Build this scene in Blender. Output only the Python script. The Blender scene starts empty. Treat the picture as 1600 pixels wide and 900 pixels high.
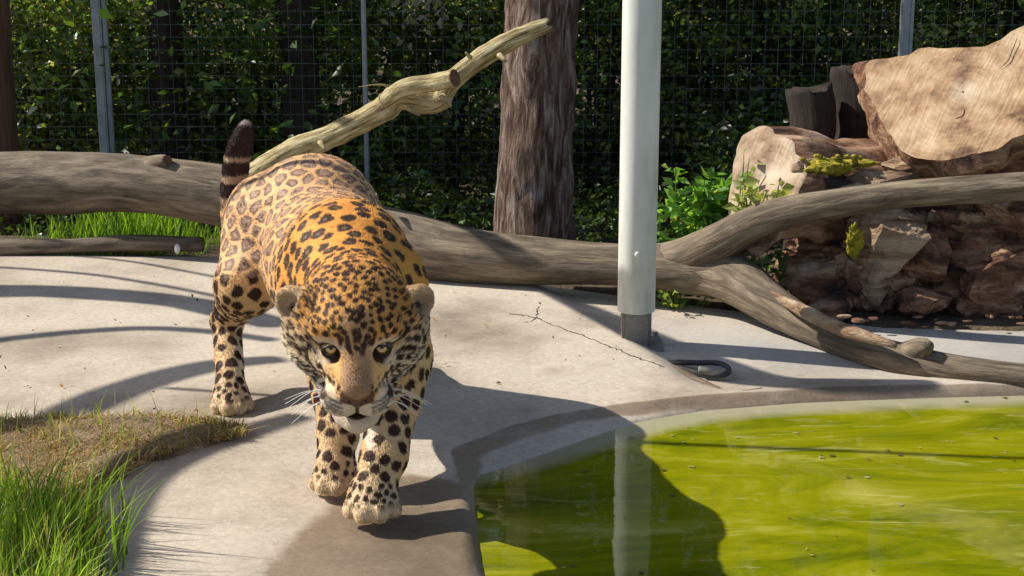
import bpy, bmesh, math, random
import numpy as np
from mathutils import Vector, Matrix, kdtree
random.seed(7); rng = np.random.default_rng(7)
SC = bpy.context.scene
C = SC.collection
R = math.radians

# ------------------------------------------------------------ camera
PITCH, FPX, CH = R(14.3), 2535.0, 1.5
cam = bpy.data.cameras.new('camera'); camo = bpy.data.objects.new('camera', cam); C.objects.link(camo)
camo.location = (0, 0, CH); camo.rotation_euler = (math.pi/2-PITCH, 0, 0)
cam.sensor_width = 36; cam.lens = 36*FPX/1600; cam.clip_start = .05; cam.clip_end = 2000
SC.camera = camo
cam.dof.use_dof = False
# ------------------------------------------------------------ light
SUN_A, SUN_E = R(12), R(41)         # azimuth turned behind the scene from image-left, elevation
S = Vector((-math.cos(SUN_A)*math.cos(SUN_E), math.sin(SUN_A)*math.cos(SUN_E), math.sin(SUN_E)))
sl = bpy.data.lights.new('sun', 'SUN'); slo = bpy.data.objects.new('sun', sl); C.objects.link(slo)
sl.energy = 5.0; sl.angle = R(.5); sl.color = (1, .94, .84)
slo.rotation_euler = S.to_track_quat('Z', 'Y').to_euler(); slo.location = (-5, 5, 8)
W = bpy.data.worlds.new('World'); SC.world = W; W.use_nodes = True
nt = W.node_tree; bg = nt.nodes['Background']
sky = nt.nodes.new('ShaderNodeTexSky'); sky.sky_type = 'NISHITA'; sky.sun_disc = False
sky.sun_elevation = SUN_E; sky.sun_rotation = math.atan2(S.x, S.y)
nt.links.new(sky.outputs[0], bg.inputs[0]); bg.inputs[1].default_value = .105
SC.view_settings.view_transform = 'Standard'; SC.view_settings.look = 'None'
SC.view_settings.exposure = .40; SC.view_settings.gamma = 1
SC.render.engine = 'CYCLES'

# ------------------------------------------------------------ helpers
cp, sp_ = math.cos(PITCH), math.sin(PITCH)
def ray(u, v):
    return Vector((u-800, FPX*cp+(450-v)*sp_, -FPX*sp_+(450-v)*cp))
def P(u, v, Y):                      # point seen at photo pixel (u,v) at world depth Y
    d = ray(u, v); return Vector((0, 0, CH))+d*(Y/d.y)
def G(u, v, z=0.):                   # point of the level z seen at photo pixel (u,v)
    d = ray(u, v); return Vector((0, 0, CH))+d*((z-CH)/d.z)
def PP(u, v, c, n):                  # point of the plane (c,n) seen at (u,v)
    d = ray(u, v); o = Vector((0, 0, CH)); return o+d*((c-o).dot(n)/d.dot(n))

def link(name, me, m=None, parent=None, smooth=True):
    o = bpy.data.objects.new(name, me); C.objects.link(o)
    if m is not None: me.materials.append(m)
    if parent is not None: o.parent = parent
    if smooth and hasattr(me, 'polygons'): me.polygons.foreach_set('use_smooth', [True]*len(me.polygons))
    return o
def mesh(name, v, f, m=None, parent=None, smooth=True):
    me = bpy.data.meshes.new(name); me.from_pydata([tuple(map(float, p)) for p in v], [], [tuple(map(int, q)) for q in f]); me.update()
    return link(name, me, m, parent, smooth)
def npmesh(name, V, F, m=None, parent=None, smooth=True):
    """V (n,3) float, F (m,k) int, all faces with k corners"""
    me = bpy.data.meshes.new(name); V = np.asarray(V, np.float32); F = np.asarray(F, np.int32); k = F.shape[1]
    me.vertices.add(len(V)); me.vertices.foreach_set('co', V.ravel())
    me.loops.add(F.size); me.loops.foreach_set('vertex_index', F.ravel())
    me.polygons.add(len(F)); me.polygons.foreach_set('loop_start', np.arange(0, F.size, k, dtype=np.int32))
    me.update(calc_edges=True); me.validate()
    return link(name, me, m, parent, smooth)
def attr(o, name, arr, typ='FLOAT_COLOR', dom='POINT'):
    a = o.data.attributes.new(name, typ, dom); arr = np.asarray(arr, np.float32)
    if typ == 'FLOAT_COLOR':
        if arr.shape[1] == 3: arr = np.hstack([arr, np.ones((len(arr), 1), np.float32)])
        a.data.foreach_set('color', arr.ravel())
    elif typ == 'FLOAT_VECTOR': a.data.foreach_set('vector', arr.ravel())
    else: a.data.foreach_set('value', arr.ravel())
def tag(o, label=None, cat=None, group=None, kind=None):
    if label: o['label'] = label
    if cat: o['category'] = cat
    if group: o['group'] = group
    if kind: o['kind'] = kind
    return o
def empty(name, loc, label=None, cat=None, group=None):
    o = bpy.data.objects.new(name, None); C.objects.link(o); o.location = loc; o.empty_display_size = .1
    tag(o, label, cat, group)
    return o
def part(o, root):                   # parent a world-space mesh to an Empty that sits at root.location
    o.parent = root; o.location = -Vector(root.location) if root.parent is None else o.location
    return o

# -- value noise on arrays
_perm = rng.random((64, 64, 64)).astype(np.float32)
def vn(p, f=1., off=0.):
    q = np.asarray(p, np.float64)*f+off+1000; i = np.floor(q).astype(int); t = q-i; t = t*t*(3-2*t)
    i0 = i & 63; i1 = (i+1) & 63; r = 0
    for a in (0, 1):
        for b in (0, 1):
            for c in (0, 1):
                w = (t[..., 0] if a else 1-t[..., 0])*(t[..., 1] if b else 1-t[..., 1])*(t[..., 2] if c else 1-t[..., 2])
                r = r+w*_perm[(i1 if a else i0)[..., 0], (i1 if b else i0)[..., 1], (i1 if c else i0)[..., 2]]
    return r*2-1
def fbm(p, f=1., o=4, off=0.):
    r = 0; a = 1.; s = 0
    for k in range(o): r = r+a*vn(p, f, off+k*17.3); s += a; a *= .5; f *= 2.03
    return r/s
def sstep(a, b, x): t = np.clip((x-a)/(b-a), 0, 1); return t*t*(3-2*t)
def mixc(a, b, t): return np.asarray(a)*(1-t[:, None])+np.asarray(b)*t[:, None]

# -- materials
def newmat(name, disp=False):
    m = bpy.data.materials.new(name); m.use_nodes = True; t = m.node_tree
    return m, t, t.nodes['Principled BSDF'], t.nodes, t.links
def N(ns, typ, **kw):
    n = ns.new(typ)
    for k, v in kw.items():
        if k in n.inputs: n.inputs[k].default_value = v
        else: setattr(n, k, v)
    return n
def ramp(ns, stops):
    r = ns.new('ShaderNodeValToRGB'); e = r.color_ramp.elements
    while len(e) > 2: e.remove(e[-1])
    e[0].position, e[0].color = stops[0][0], (*stops[0][1], 1); e[1].position, e[1].color = stops[1][0], (*stops[1][1], 1)
    for p, c in stops[2:]: x = e.new(p); x.color = (*c, 1)
    return r
def pmat(name, stops, scale=8., rough=.8, bump=.3, bscale=None, coord='Object', stretch=(1, 1, 1), detail=8., dist=.01, metallic=0., wave=0., attrname='tc', rr=None, spec=.4, cracks=None):
    """noise-coloured, noise-bumped surface"""
    m, t, b, ns, L = newmat(name)
    if coord == 'attr': tc = N(ns, 'ShaderNodeAttribute', attribute_name=attrname); co = tc.outputs['Vector']
    else: tc = ns.new('ShaderNodeTexCoord'); co = tc.outputs[coord]
    mp = N(ns, 'ShaderNodeMapping', Scale=stretch); L.new(co, mp.inputs[0])
    n1 = N(ns, 'ShaderNodeTexNoise', Scale=scale, Detail=detail, Roughness=.62, Distortion=wave); L.new(mp.outputs[0], n1.inputs['Vector'])
    r = ramp(ns, stops); L.new(n1.outputs['Fac'], r.inputs[0])
    n3 = N(ns, 'ShaderNodeTexNoise', Scale=(bscale or scale*4)*3, Detail=4.); L.new(mp.outputs[0], n3.inputs['Vector'])
    mm = N(ns, 'ShaderNodeMix', data_type='RGBA', blend_type='OVERLAY'); mm.inputs[0].default_value = .35
    L.new(r.outputs[0], mm.inputs[6]); L.new(n3.outputs['Fac'], mm.inputs[7]); L.new(mm.outputs[2], b.inputs['Base Color'])
    n2 = N(ns, 'ShaderNodeTexNoise', Scale=bscale or scale*4, Detail=8., Roughness=.65); L.new(mp.outputs[0], n2.inputs['Vector'])
    bp = N(ns, 'ShaderNodeBump', Strength=bump, Distance=dist); L.new(n2.outputs['Fac'], bp.inputs['Height']); L.new(bp.outputs[0], b.inputs['Normal'])
    if cracks:                                          # (stretch, scale, amount): narrow dark splits along the grain
        mc = N(ns, 'ShaderNodeMapping', Scale=cracks[0]); L.new(co, mc.inputs[0])
        nc_ = N(ns, 'ShaderNodeTexNoise', Scale=cracks[1], Detail=5., Roughness=.6, Distortion=.4); L.new(mc.outputs[0], nc_.inputs['Vector'])
        rc = ramp(ns, [(.485, (1, 1, 1)), (.5, (.22, .18, .15)), (.515, (1, 1, 1))]); L.new(nc_.outputs['Fac'], rc.inputs[0])
        ng = N(ns, 'ShaderNodeTexNoise', Scale=cracks[1]*.6, Detail=2.); L.new(co, ng.inputs['Vector']); rg_ = ramp(ns, [(.45, (0, 0, 0)), (.6, (cracks[2],)*3)]); L.new(ng.outputs['Fac'], rg_.inputs[0])
        mk_ = N(ns, 'ShaderNodeMix', data_type='RGBA', blend_type='MULTIPLY'); L.new(rg_.outputs[0], mk_.inputs[0]); L.new(mm.outputs[2], mk_.inputs[6]); L.new(rc.outputs[0], mk_.inputs[7]); L.new(mk_.outputs[2], b.inputs['Base Color'])
    b.inputs['Roughness'].default_value = rough; b.inputs['Metallic'].default_value = metallic
    b.inputs['Specular IOR Level'].default_value = spec
    if rr:
        mr = N(ns, 'ShaderNodeMapRange'); mr.inputs[3].default_value, mr.inputs[4].default_value = rr
        L.new(n1.outputs['Fac'], mr.inputs[0]); L.new(mr.outputs[0], b.inputs['Roughness'])
    return m
def leafmat(name, trans=.35, rough=.45, spec=.4):
    m, t, b, ns, L = newmat(name)
    a = N(ns, 'ShaderNodeAttribute', attribute_name='col'); L.new(a.outputs['Color'], b.inputs['Base Color'])
    b.inputs['Roughness'].default_value = rough; b.inputs['Specular IOR Level'].default_value = spec
    tr = ns.new('ShaderNodeBsdfTranslucent'); g = N(ns, 'ShaderNodeMix', data_type='RGBA', blend_type='MULTIPLY'); g.inputs[0].default_value = 1
    g.inputs[7].default_value = (1.5, 1.35, .55, 1); L.new(a.outputs['Color'], g.inputs[6]); L.new(g.outputs[2], tr.inputs[0])
    mx = ns.new('ShaderNodeMixShader'); mx.inputs[0].default_value = trans
    L.new(b.outputs[0], mx.inputs[1]); L.new(tr.outputs[0], mx.inputs[2]); L.new(mx.outputs[0], ns['Material Output'].inputs[0])
    return m
M = {}
# pale weathered, debarked wood; grain runs along the limb (attribute tc = around, around, along)
M['log'] = pmat('weathered_wood', [(.30, (.045, .034, .022)), (.48, (.14, .105, .07)), (.7, (.29, .23, .155))], 8, .8, .9, 30, 'attr', (1.0, 1.0, .6), dist=.006, wave=.8, cracks=((1.5, 1.5, .12), 7., .9))
M['branch'] = pmat('dead_branch_bark', [(.36, (.13, .085, .04)), (.48, (.36, .28, .12)), (.64, (.62, .54, .33))], 20, .8, 1., 50, 'attr', (1, 1, .5), dist=.008)
M['cutdark'] = pmat('cut_wood_end', [(.3, (.07, .03, .015)), (.7, (.16, .08, .04))], 30, .8, .4)
M['bark'] = pmat('flaking_bark', [(.34, (.03, .018, .013)), (.46, (.13, .075, .05)), (.56, (.27, .19, .145)), (.68, (.48, .42, .37))], 5, .9, 1., 26, 'attr', (1.3, 1.3, 1.0), dist=.03, wave=1.2)
M['darkbark'] = pmat('dark_bark', [(.3, (.012, .009, .007)), (.7, (.06, .042, .03))], 8, .9, 1., 20, 'attr', (1.3, 1.3, .3), dist=.02)
M['redbark'] = pmat('reddish_rotting_bark', [(.34, (.018, .010, .007)), (.44, (.13, .058, .032)), (.54, (.34, .18, .10)), (.66, (.60, .43, .29))], 7, .9, 1., 24, 'Object', (.45, 1.7, 1.7), dist=.035, wave=.6)
M['palewood'] = pmat('split_pale_wood', [(.35, (.09, .045, .025)), (.47, (.32, .20, .115)), (.64, (.56, .43, .29))], 9, .85, 1., 40, 'Object', (.5, .8, 2.6), dist=.02, wave=.5)
M['moss'] = pmat('yellow_moss', [(.35, (.12, .11, .01)), (.6, (.40, .33, .02)), (.8, (.52, .42, .05))], 30, .95, 1., 60, dist=.01)
M['soil'] = pmat('dark_soil', [(.3, (.05, .035, .022)), (.55, (.12, .085, .05)), (.75, (.2, .15, .09))], 9, .95, 1., 40, dist=.03)
M['galv'] = pmat('galvanised_steel', [(.35, (.28, .31, .32)), (.65, (.42, .45, .46))], 12, .5, .1, 60, metallic=.4)
M['wire'] = pmat('fence_wire', [(.35, (.08, .10, .10)), (.65, (.14, .16, .16))], 12, .5, .1, 60, metallic=.3)
M['leaf'] = leafmat('hedge_leaves', .42, .35, .5)
M['grass'] = leafmat('grass_blades', .45, .45, .4)
M['dry'] = leafmat('dry_grass_blades', .25, .8, .2)

def catmull(pts, n):
    pts = [np.array(p, float) for p in pts]; pts = [2*pts[0]-pts[1]]+pts+[2*pts[-1]-pts[-2]]; out = []
    for i in range(1, len(pts)-2):
        for k in range(n):
            t = k/n; a, b, c, d = pts[i-1:i+3]
            out.append(.5*((2*b)+(-a+c)*t+(2*a-5*b+4*c-d)*t*t+(-a+3*b-3*c+d)*t**3))
    out.append(pts[-2]); return np.array(out)
def tube(name, pts, rad, m, parent=None, seg=16, n=6, amp=.0, nf=4., groove=0., caps=True, capm=None, jag=0., seed=0.):
    """a limb: rings along a smooth path, radii in metres, lumps (amp, relative) and lengthwise grooves"""
    q = catmull([list(p)+[r] for p, r in zip(pts, rad)], n); c = q[:, :3]; r = np.maximum(q[:, 3], .0005)
    T = np.gradient(c, axis=0); T /= np.linalg.norm(T, axis=1)[:, None]
    up = np.array([0, 0, 1.]) if abs(T[0, 2]) < .9 else np.array([0, 1., 0])
    nrm = np.cross(up, T[0]); nrm /= np.linalg.norm(nrm); Ns = []
    for t in T: nrm = nrm-t*nrm.dot(t); nrm /= np.linalg.norm(nrm); Ns.append(nrm.copy())
    Ns = np.array(Ns); Bs = np.cross(T, Ns); L = np.r_[0, np.cumsum(np.linalg.norm(np.diff(c, axis=0), axis=1))]
    th = np.arange(seg)/seg*2*math.pi; ct, st = np.cos(th), np.sin(th)
    d = Ns[:, None]*ct[None, :, None]+Bs[:, None]*st[None, :, None]
    rr = np.repeat(r[:, None], seg, 1)
    if amp:
        p = c[:, None]+d*rr[..., None]; rr = rr*(1+amp*fbm(p, nf, 4, seed))
    if groove:
        gp = np.stack([np.repeat(ct[None], len(c), 0)*2.2, np.repeat(st[None], len(c), 0)*2.2, np.repeat(L[:, None]*.8, seg, 1)], -1)
        rr = rr*(1+groove*fbm(gp, 1.7, 3, seed+5))
    V = c[:, None]+d*rr[..., None]
    if jag: V[-1] += T[-1]*(rng.random((seg, 1))-.5)*jag; V[0] += T[0]*(rng.random((seg, 1))-.5)*jag
    tc = np.stack([np.repeat(ct[None], len(c), 0)*r.max()*3, np.repeat(st[None], len(c), 0)*r.max()*3, np.repeat(L[:, None], seg, 1)], -1)
    nr = len(c); V = V.reshape(-1, 3); tc = tc.reshape(-1, 3)
    i, j = np.meshgrid(np.arange(nr-1), np.arange(seg), indexing='ij'); j2 = (j+1) % seg
    F = [tuple(x) for x in np.stack([i*seg+j, i*seg+j2, (i+1)*seg+j2, (i+1)*seg+j], -1).reshape(-1, 4).tolist()]
    V = V.tolist(); tc = tc.tolist(); capf = []
    if caps:
        for e, s in ((0, -1), (nr-1, 1)):
            k = len(V); V.append((c[e]+T[e]*s*r[e]*.12).tolist()); tc.append([0, 0, float(L[e])])
            for a in range(seg):
                b2 = (a+1) % seg; F.append((e*seg+a, e*seg+b2, k) if s > 0 else (e*seg+b2, e*seg+a, k)); capf.append(len(F)-1)
    o = mesh(name, V, F, m, parent); attr(o, 'tc', np.array(tc), 'FLOAT_VECTOR')
    if capm is not None and caps:
        o.data.materials.append(capm)
        for x in capf: o.data.polygons[x].material_index = 1; o.data.polygons[x].use_smooth = False
    return o
def box(name, cx, cy, z0, z1, wx, wy, m, parent=None, bev=.004):
    bm = bmesh.new(); bmesh.ops.create_cube(bm, size=1)
    for v in bm.verts: v.co = (cx+v.co.x*wx, cy+v.co.y*wy, (z0+z1)/2+v.co.z*(z1-z0))
    if bev: bmesh.ops.bevel(bm, geom=bm.edges[:], offset=bev, segments=2, affect='EDGES')
    me = bpy.data.meshes.new(name); bm.to_mesh(me); bm.free(); return link(name, me, m, parent, False)
def blob(name, c, r, m, parent=None, sub=4, amp=.2, nf=3., rot=None, seed=0.):
    bm = bmesh.new(); bmesh.ops.create_icosphere(bm, subdivisions=sub, radius=1)
    me = bpy.data.meshes.new(name); bm.to_mesh(me); bm.free()
    V = np.empty(len(me.vertices)*3, np.float32); me.vertices.foreach_get('co', V); V = V.reshape(-1, 3).astype(float)
    Q = V*np.array(r); V = V*(1+amp*fbm(Q, nf/max(r), 5, seed))[:, None]*np.array(r)
    if rot is not None: V = V@np.array(rot.to_3x3()).T
    V += np.array(c); me.vertices.foreach_set('co', V.astype(np.float32).ravel()); me.update()
    return link(name, me, m, parent)

def chunk(name, c, r, m, parent=None, seed=0, cuts=14, sub=5, amp=.05, grain=(1, 1, 1), lo=.45, hi=.85, rot=None):
    """broken piece of wood: a lump cut by random planes, splintered along its grain"""
    rg = np.random.default_rng(int(seed)+100); bm = bmesh.new(); bmesh.ops.create_icosphere(bm, subdivisions=sub, radius=1)
    me = bpy.data.meshes.new(name); bm.to_mesh(me); bm.free(); V = np.empty(len(me.vertices)*3, np.float32); me.vertices.foreach_get('co', V); V = V.reshape(-1, 3).astype(float)
    for _ in range(cuts):
        n = rg.normal(size=3); n /= np.linalg.norm(n); d = rg.uniform(lo, hi); s = V@n-d; V = V-np.where(s > 0, s, 0)[:, None]*n
    Q = V*np.array(r)
    nr = V/np.maximum(np.linalg.norm(V, axis=1), .1)[:, None]
    k1 = 1-2*np.abs(fbm(Q*np.array(grain)+seed*3., 14, 4)); k2 = 1-2*np.abs(fbm(Q*np.array(grain)+seed*5., 40, 3))
    V = V+nr*(amp*k1+amp*.6*k2)[:, None]; V = V*np.array(r)
    if rot is not None: V = V@np.array(rot.to_3x3()).T
    V += np.array(c); me.vertices.foreach_set('co', V.astype(np.float32).ravel()); me.update()
    return link(name, me, m, parent, sub > 3)
def leaves(name, pos, size, cols, m, parent=None, nrm=None, aspect=.55, droop=.0, spread=1., stiff=None):
    """many small folded leaf faces: pos (n,3), size (n,)"""
    n = len(pos); d = rng.normal(size=(n, 3)); d[:, 2] *= .6; d[:, 2] -= droop
    if stiff is not None: d = d*.6+stiff
    d /= np.linalg.norm(d, axis=1)[:, None]
    u = rng.normal(size=(n, 3)); u[:, 2] += .8; s = np.cross(d, u); s /= np.linalg.norm(s, axis=1)[:, None]; w = np.cross(s, d)
    L = size[:, None]; a = pos; b = pos+d*L*.45+s*L*aspect*.5+w*L*.12; c = pos+d*L; e = pos+d*L*.45-s*L*aspect*.5+w*L*.12
    V = np.stack([a, b, c, e], 1).reshape(-1, 3); i = np.arange(n)[:, None]*4
    F = np.concatenate([i+[0, 1, 2], i+[0, 2, 3]], 0)
    o = npmesh(name, V, F, m, parent, False); attr(o, 'col', np.repeat(cols, 4, 0)); return o
def blades(name, base, h, w, lean, cols, m, parent=None, nseg=3, curl=1.):
    """grass blades: tapered bent strips"""
    n = len(base); a = rng.random(n)*2*math.pi; sd = np.stack([np.cos(a), np.sin(a), a*0], 1)
    V = []; 
    for k in range(nseg+1):
        t = k/nseg; c = base+np.array([0, 0, 1.])*(h*(t-curl*.18*t*t*np.linalg.norm(lean, axis=1)))[:, None]+lean*(h*t*t)[:, None]
        ww = w*(1-t**1.6)*.5+.0002
        V += [c-sd*ww[:, None], c+sd*ww[:, None]]
    V = np.stack(V, 1); K = V.shape[1]; V = V.reshape(-1, 3); i = np.arange(n)[:, None]*K
    F = np.concatenate([i+[2*k, 2*k+1, 2*k+3, 2*k+2] for k in range(nseg)], 0)
    o = npmesh(name, V, F, m, parent, True)
    sh = np.tile(np.repeat(np.linspace(.75, 1.1, nseg+1), 2), n)[:, None]
    attr(o, 'col', np.repeat(cols, K, 0)*sh); return o

# ============================================================ SETTING
ZW = -.058                                             # water level
def poly(pts, z): return np.array([tuple(G(u, v, z))[:2] for u, v in pts])
SH = poly([(800, 1010), (775, 950), (757, 895), (748, 855), (743, 800), (741, 762), (752, 742), (800, 727), (870, 703), (950, 675), (1000, 659), (1100, 642), (1250, 630), (1450, 622), (1650, 617), (1900, 613), (2300, 640), (2700, 1010)], ZW)
RM = poly([(745, 1010), (735, 950), (726, 895), (722, 850), (720, 800), (712, 745), (704, 703), (735, 690), (800, 665), (870, 646), (960, 631), (1100, 616), (1300, 604), (1600, 598), (1900, 594), (2400, 594), (2900, 1010)], -.03)
def sdist(p, poly_):
    """signed distance to polygon, negative inside"""
    n = len(poly_); d = np.full(len(p), 1e9); ins = np.zeros(len(p), bool)
    for i in range(n):
        a, b = poly_[i], poly_[(i+1) % n]; e = b-a; w = p-a
        t = np.clip((w@e)/(e@e), 0, 1); d = np.minimum(d, np.linalg.norm(w-t[:, None]*e, axis=1))
        c = (a[1] > p[:, 1]) != (b[1] > p[:, 1])
        xx = (b[0]-a[0])*(p[:, 1]-a[1])/(b[1]-a[1]+1e-12)+a[0]; ins ^= c & (p[:, 0] < xx)
    return np.where(ins, -d, d)
BK = np.array([(-40, 6.42), (-3, 6.42), (-1.1, 6.42), (-.4, 6.28), (.1, 6.08), (.5, 5.86), (.8, 5.72), (1.3, 5.5), (1.9, 5.44), (40, 5.44)])
def back_edge(x): return np.interp(x, BK[:, 0], BK[:, 1])
BED = np.array([tuple(G(u, v))[:2] for u, v in [(-300, 668), (-20, 664), (100, 662), (250, 660), (330, 664), (395, 676), (385, 690), (300, 706), (240, 728), (190, 752), (140, 780), (110, 830), (100, 960), (-400, 960)]])
def ground_z(x, y):
    p = np.stack([x, y], 1); dS = sdist(p, SH); dR = sdist(p, RM)
    z = -.03*(1-sstep(0, .55, dR))
    z = z+.012*fbm(np.stack([x, y, x*0], 1), .9, 3)*sstep(0, .4, dR)
    aS = np.maximum(dS, 0); t = aS/(aS+np.maximum(-dR, 0)+1e-6)
    z = z*sstep(-.05, .01, dR)+(ZW+.003+t*.022)*(1-sstep(-.05, .01, dR))
    wi = sstep(.012, -.022, dS); z = z*(1-wi)+(ZW-.012-np.minimum(np.maximum(-dS, 0)*.9, .38))*wi
    # gentle fall towards the slab round the post
    a = np.array(tuple(G(840, 455))[:2]); b = np.array(tuple(G(1110, 612))[:2]); e = (b-a)/np.linalg.norm(b-a); nn = np.array([-e[1], e[0]])
    s = (p-a)@nn
    z = z-.035*sstep(0, .12, s)*sstep(0, .25, dR)
    z = z-.25*sstep(-.02, .05, y-back_edge(x))                 # end of the slab
    return z, dS, dR
def grid(x0, x1, y0, y1, h):
    xs = np.arange(x0, x1+h/2, h); ys = np.arange(y0, y1+h/2, h); X, Y = np.meshgrid(xs, ys, indexing='ij')
    nx, ny = X.shape; i, j = np.meshgrid(np.arange(nx-1), np.arange(ny-1), indexing='ij')
    F = np.stack([i*ny+j, (i+1)*ny+j, (i+1)*ny+j+1, i*ny+j+1], -1).reshape(-1, 4)
    return X.ravel(), Y.ravel(), F

# concrete ---------------------------------------------------
m, t, b, ns, L = newmat('brushed_concrete'); M['concrete'] = m
tc = ns.new('ShaderNodeTexCoord')
n1 = N(ns, 'ShaderNodeTexNoise', Scale=1.6, Detail=9., Roughness=.6); L.new(tc.outputs['Object'], n1.inputs['Vector'])
r1 = ramp(ns, [(.28, (.22, .175, .13)), (.42, (.37, .31, .24)), (.52, (.475, .405, .32)), (.62, (.52, .45, .36)), (.74, (.39, .32, .245))]); L.new(n1.outputs['Fac'], r1.inputs[0])
n2 = N(ns, 'ShaderNodeTexNoise', Scale=55., Detail=8., Roughness=.75); L.new(tc.outputs['Object'], n2.inputs['Vector'])
m2 = N(ns, 'ShaderNodeMix', data_type='RGBA', blend_type='OVERLAY'); m2.inputs[0].default_value = .55
L.new(r1.outputs[0], m2.inputs[6]); L.new(n2.outputs['Fac'], m2.inputs[7])
# fine dark speckles (grit, droppings)
vo = N(ns, 'ShaderNodeTexVoronoi', Scale=42.); L.new(tc.outputs['Object'], vo.inputs['Vector'])
rs = ramp(ns, [(.05, (.45, .42, .4)), (.11, (1, 1, 1))]); L.new(vo.outputs['Distance'], rs.inputs[0])
nm = N(ns, 'ShaderNodeTexNoise', Scale=3.3, Detail=2.); L.new(tc.outputs['Object'], nm.inputs['Vector'])
rm = ramp(ns, [(.5, (0, 0, 0)), (.62, (1, 1, 1))]); L.new(nm.outputs['Fac'], rm.inputs[0])
m3 = N(ns, 'ShaderNodeMix', data_type='RGBA', blend_type='MULTIPLY'); L.new(rm.outputs[0], m3.inputs[0]); L.new(m2.outputs[2], m3.inputs[6]); L.new(rs.outputs[0], m3.inputs[7])
aw = N(ns, 'ShaderNodeAttribute', attribute_name='wet_shade')
m4 = N(ns, 'ShaderNodeMix', data_type='RGBA', blend_type='MULTIPLY'); m4.inputs[7].default_value = (.55, .49, .43, 1)
wr = N(ns, 'ShaderNodeMapRange'); wr.interpolation_type = 'SMOOTHSTEP'; wr.inputs[1].default_value = .35; wr.inputs[2].default_value = .6
nw = N(ns, 'ShaderNodeTexNoise', Scale=7., Detail=6.); L.new(tc.outputs['Object'], nw.inputs['Vector'])
ma = N(ns, 'ShaderNodeMath', operation='MULTIPLY_ADD'); ma.inputs[1].default_value = .5; L.new(nw.outputs['Fac'], ma.inputs[0])
ms = N(ns, 'ShaderNodeMath', operation='SUBTRACT'); ms.inputs[1].default_value = .25; L.new(aw.outputs['Fac'], ms.inputs[0]); L.new(ms.outputs[0], ma.inputs[2])
L.new(ma.outputs[0], wr.inputs[0]); L.new(wr.outputs[0], m4.inputs[0]); L.new(m3.outputs[2], m4.inputs[6])
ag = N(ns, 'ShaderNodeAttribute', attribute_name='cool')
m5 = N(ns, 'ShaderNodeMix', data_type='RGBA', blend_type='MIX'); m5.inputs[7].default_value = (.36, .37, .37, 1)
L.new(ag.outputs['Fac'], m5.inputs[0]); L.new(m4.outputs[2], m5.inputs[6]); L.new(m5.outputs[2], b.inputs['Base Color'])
rg = N(ns, 'ShaderNodeMapRange'); rg.inputs[3].default_value = .85; rg.inputs[4].default_value = .5; L.new(wr.outputs[0], rg.inputs[0]); L.new(rg.outputs[0], b.inputs['Roughness'])
b.inputs['Specular IOR Level'].default_value = .3
# bump: trowel ripples + grit
mp = N(ns, 'ShaderNodeMapping', Scale=(1, 4, 1)); mp.inputs['Rotation'].default_value = (0, 0, .25); L.new(tc.outputs['Object'], mp.inputs[0])
n4 = N(ns, 'ShaderNodeTexNoise', Scale=9., Detail=5.); L.new(mp.outputs[0], n4.inputs['Vector'])
b1 = N(ns, 'ShaderNodeBump', Strength=.35, Distance=.012); L.new(n4.outputs['Fac'], b1.inputs['Height'])
n5 = N(ns, 'ShaderNodeTexNoise', Scale=160., Detail=5.); L.new(tc.outputs['Object'], n5.inputs['Vector'])
b2 = N(ns, 'ShaderNodeBump', Strength=.35, Distance=.003); L.new(n5.outputs['Fac'], b2.inputs['Height']); L.new(b1.outputs[0], b2.inputs['Normal']); L.new(b2.outputs[0], b.inputs['Normal'])

x, y, F = grid(-3.3, 3.1, 1.7, 6.6, .0112)
z, dS, dR = ground_z(x, y)
fl = (1-sstep(.0, 1, 0*x))
V = np.stack([x, y, z], 1)
slab = npmesh('concrete_paving', V, F, M['concrete']); tag(slab, kind='structure')
# wet patch by the paws
wp = np.array([tuple(G(u, v))[:2] for u, v in [(560, 752), (520, 795), (470, 830), (430, 880), (390, 960), (760, 960), (745, 850), (740, 760), (700, 735), (640, 730)]])
wet_shade = sstep(.15, -.12, sdist(np.stack([x, y], 1), wp))
wet_shade = np.maximum(wet_shade, sstep(.045, .0, np.abs(dS))*(y < G(745, 738).y)*.9)  # near pool wall: damp, with the wall's shade put into the colour
wet_shade = np.maximum(wet_shade, sstep(.015, -.01, dR+.012*fbm(np.stack([x, y, 0*x], 1), 5, 3))*sstep(-.12, -.05, dR+.02*fbm(np.stack([x, y, 0*x], 1), 4, 3))*.60)  # dark rim line: damp plus the step's shade put into the colour
attr(slab, 'wet_shade', wet_shade, 'FLOAT')
cool = sstep(-.1, .3, y-np.interp(x, [-.2, .4, .9, 2], [6, 5.35, 4.9, 4.75]))*sstep(.2, .5, x)*sstep(.9, .3, y-4.9)*.55  # bluish cast of the shade round the post put into the slab colour
attr(slab, 'cool', cool, 'FLOAT')

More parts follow.
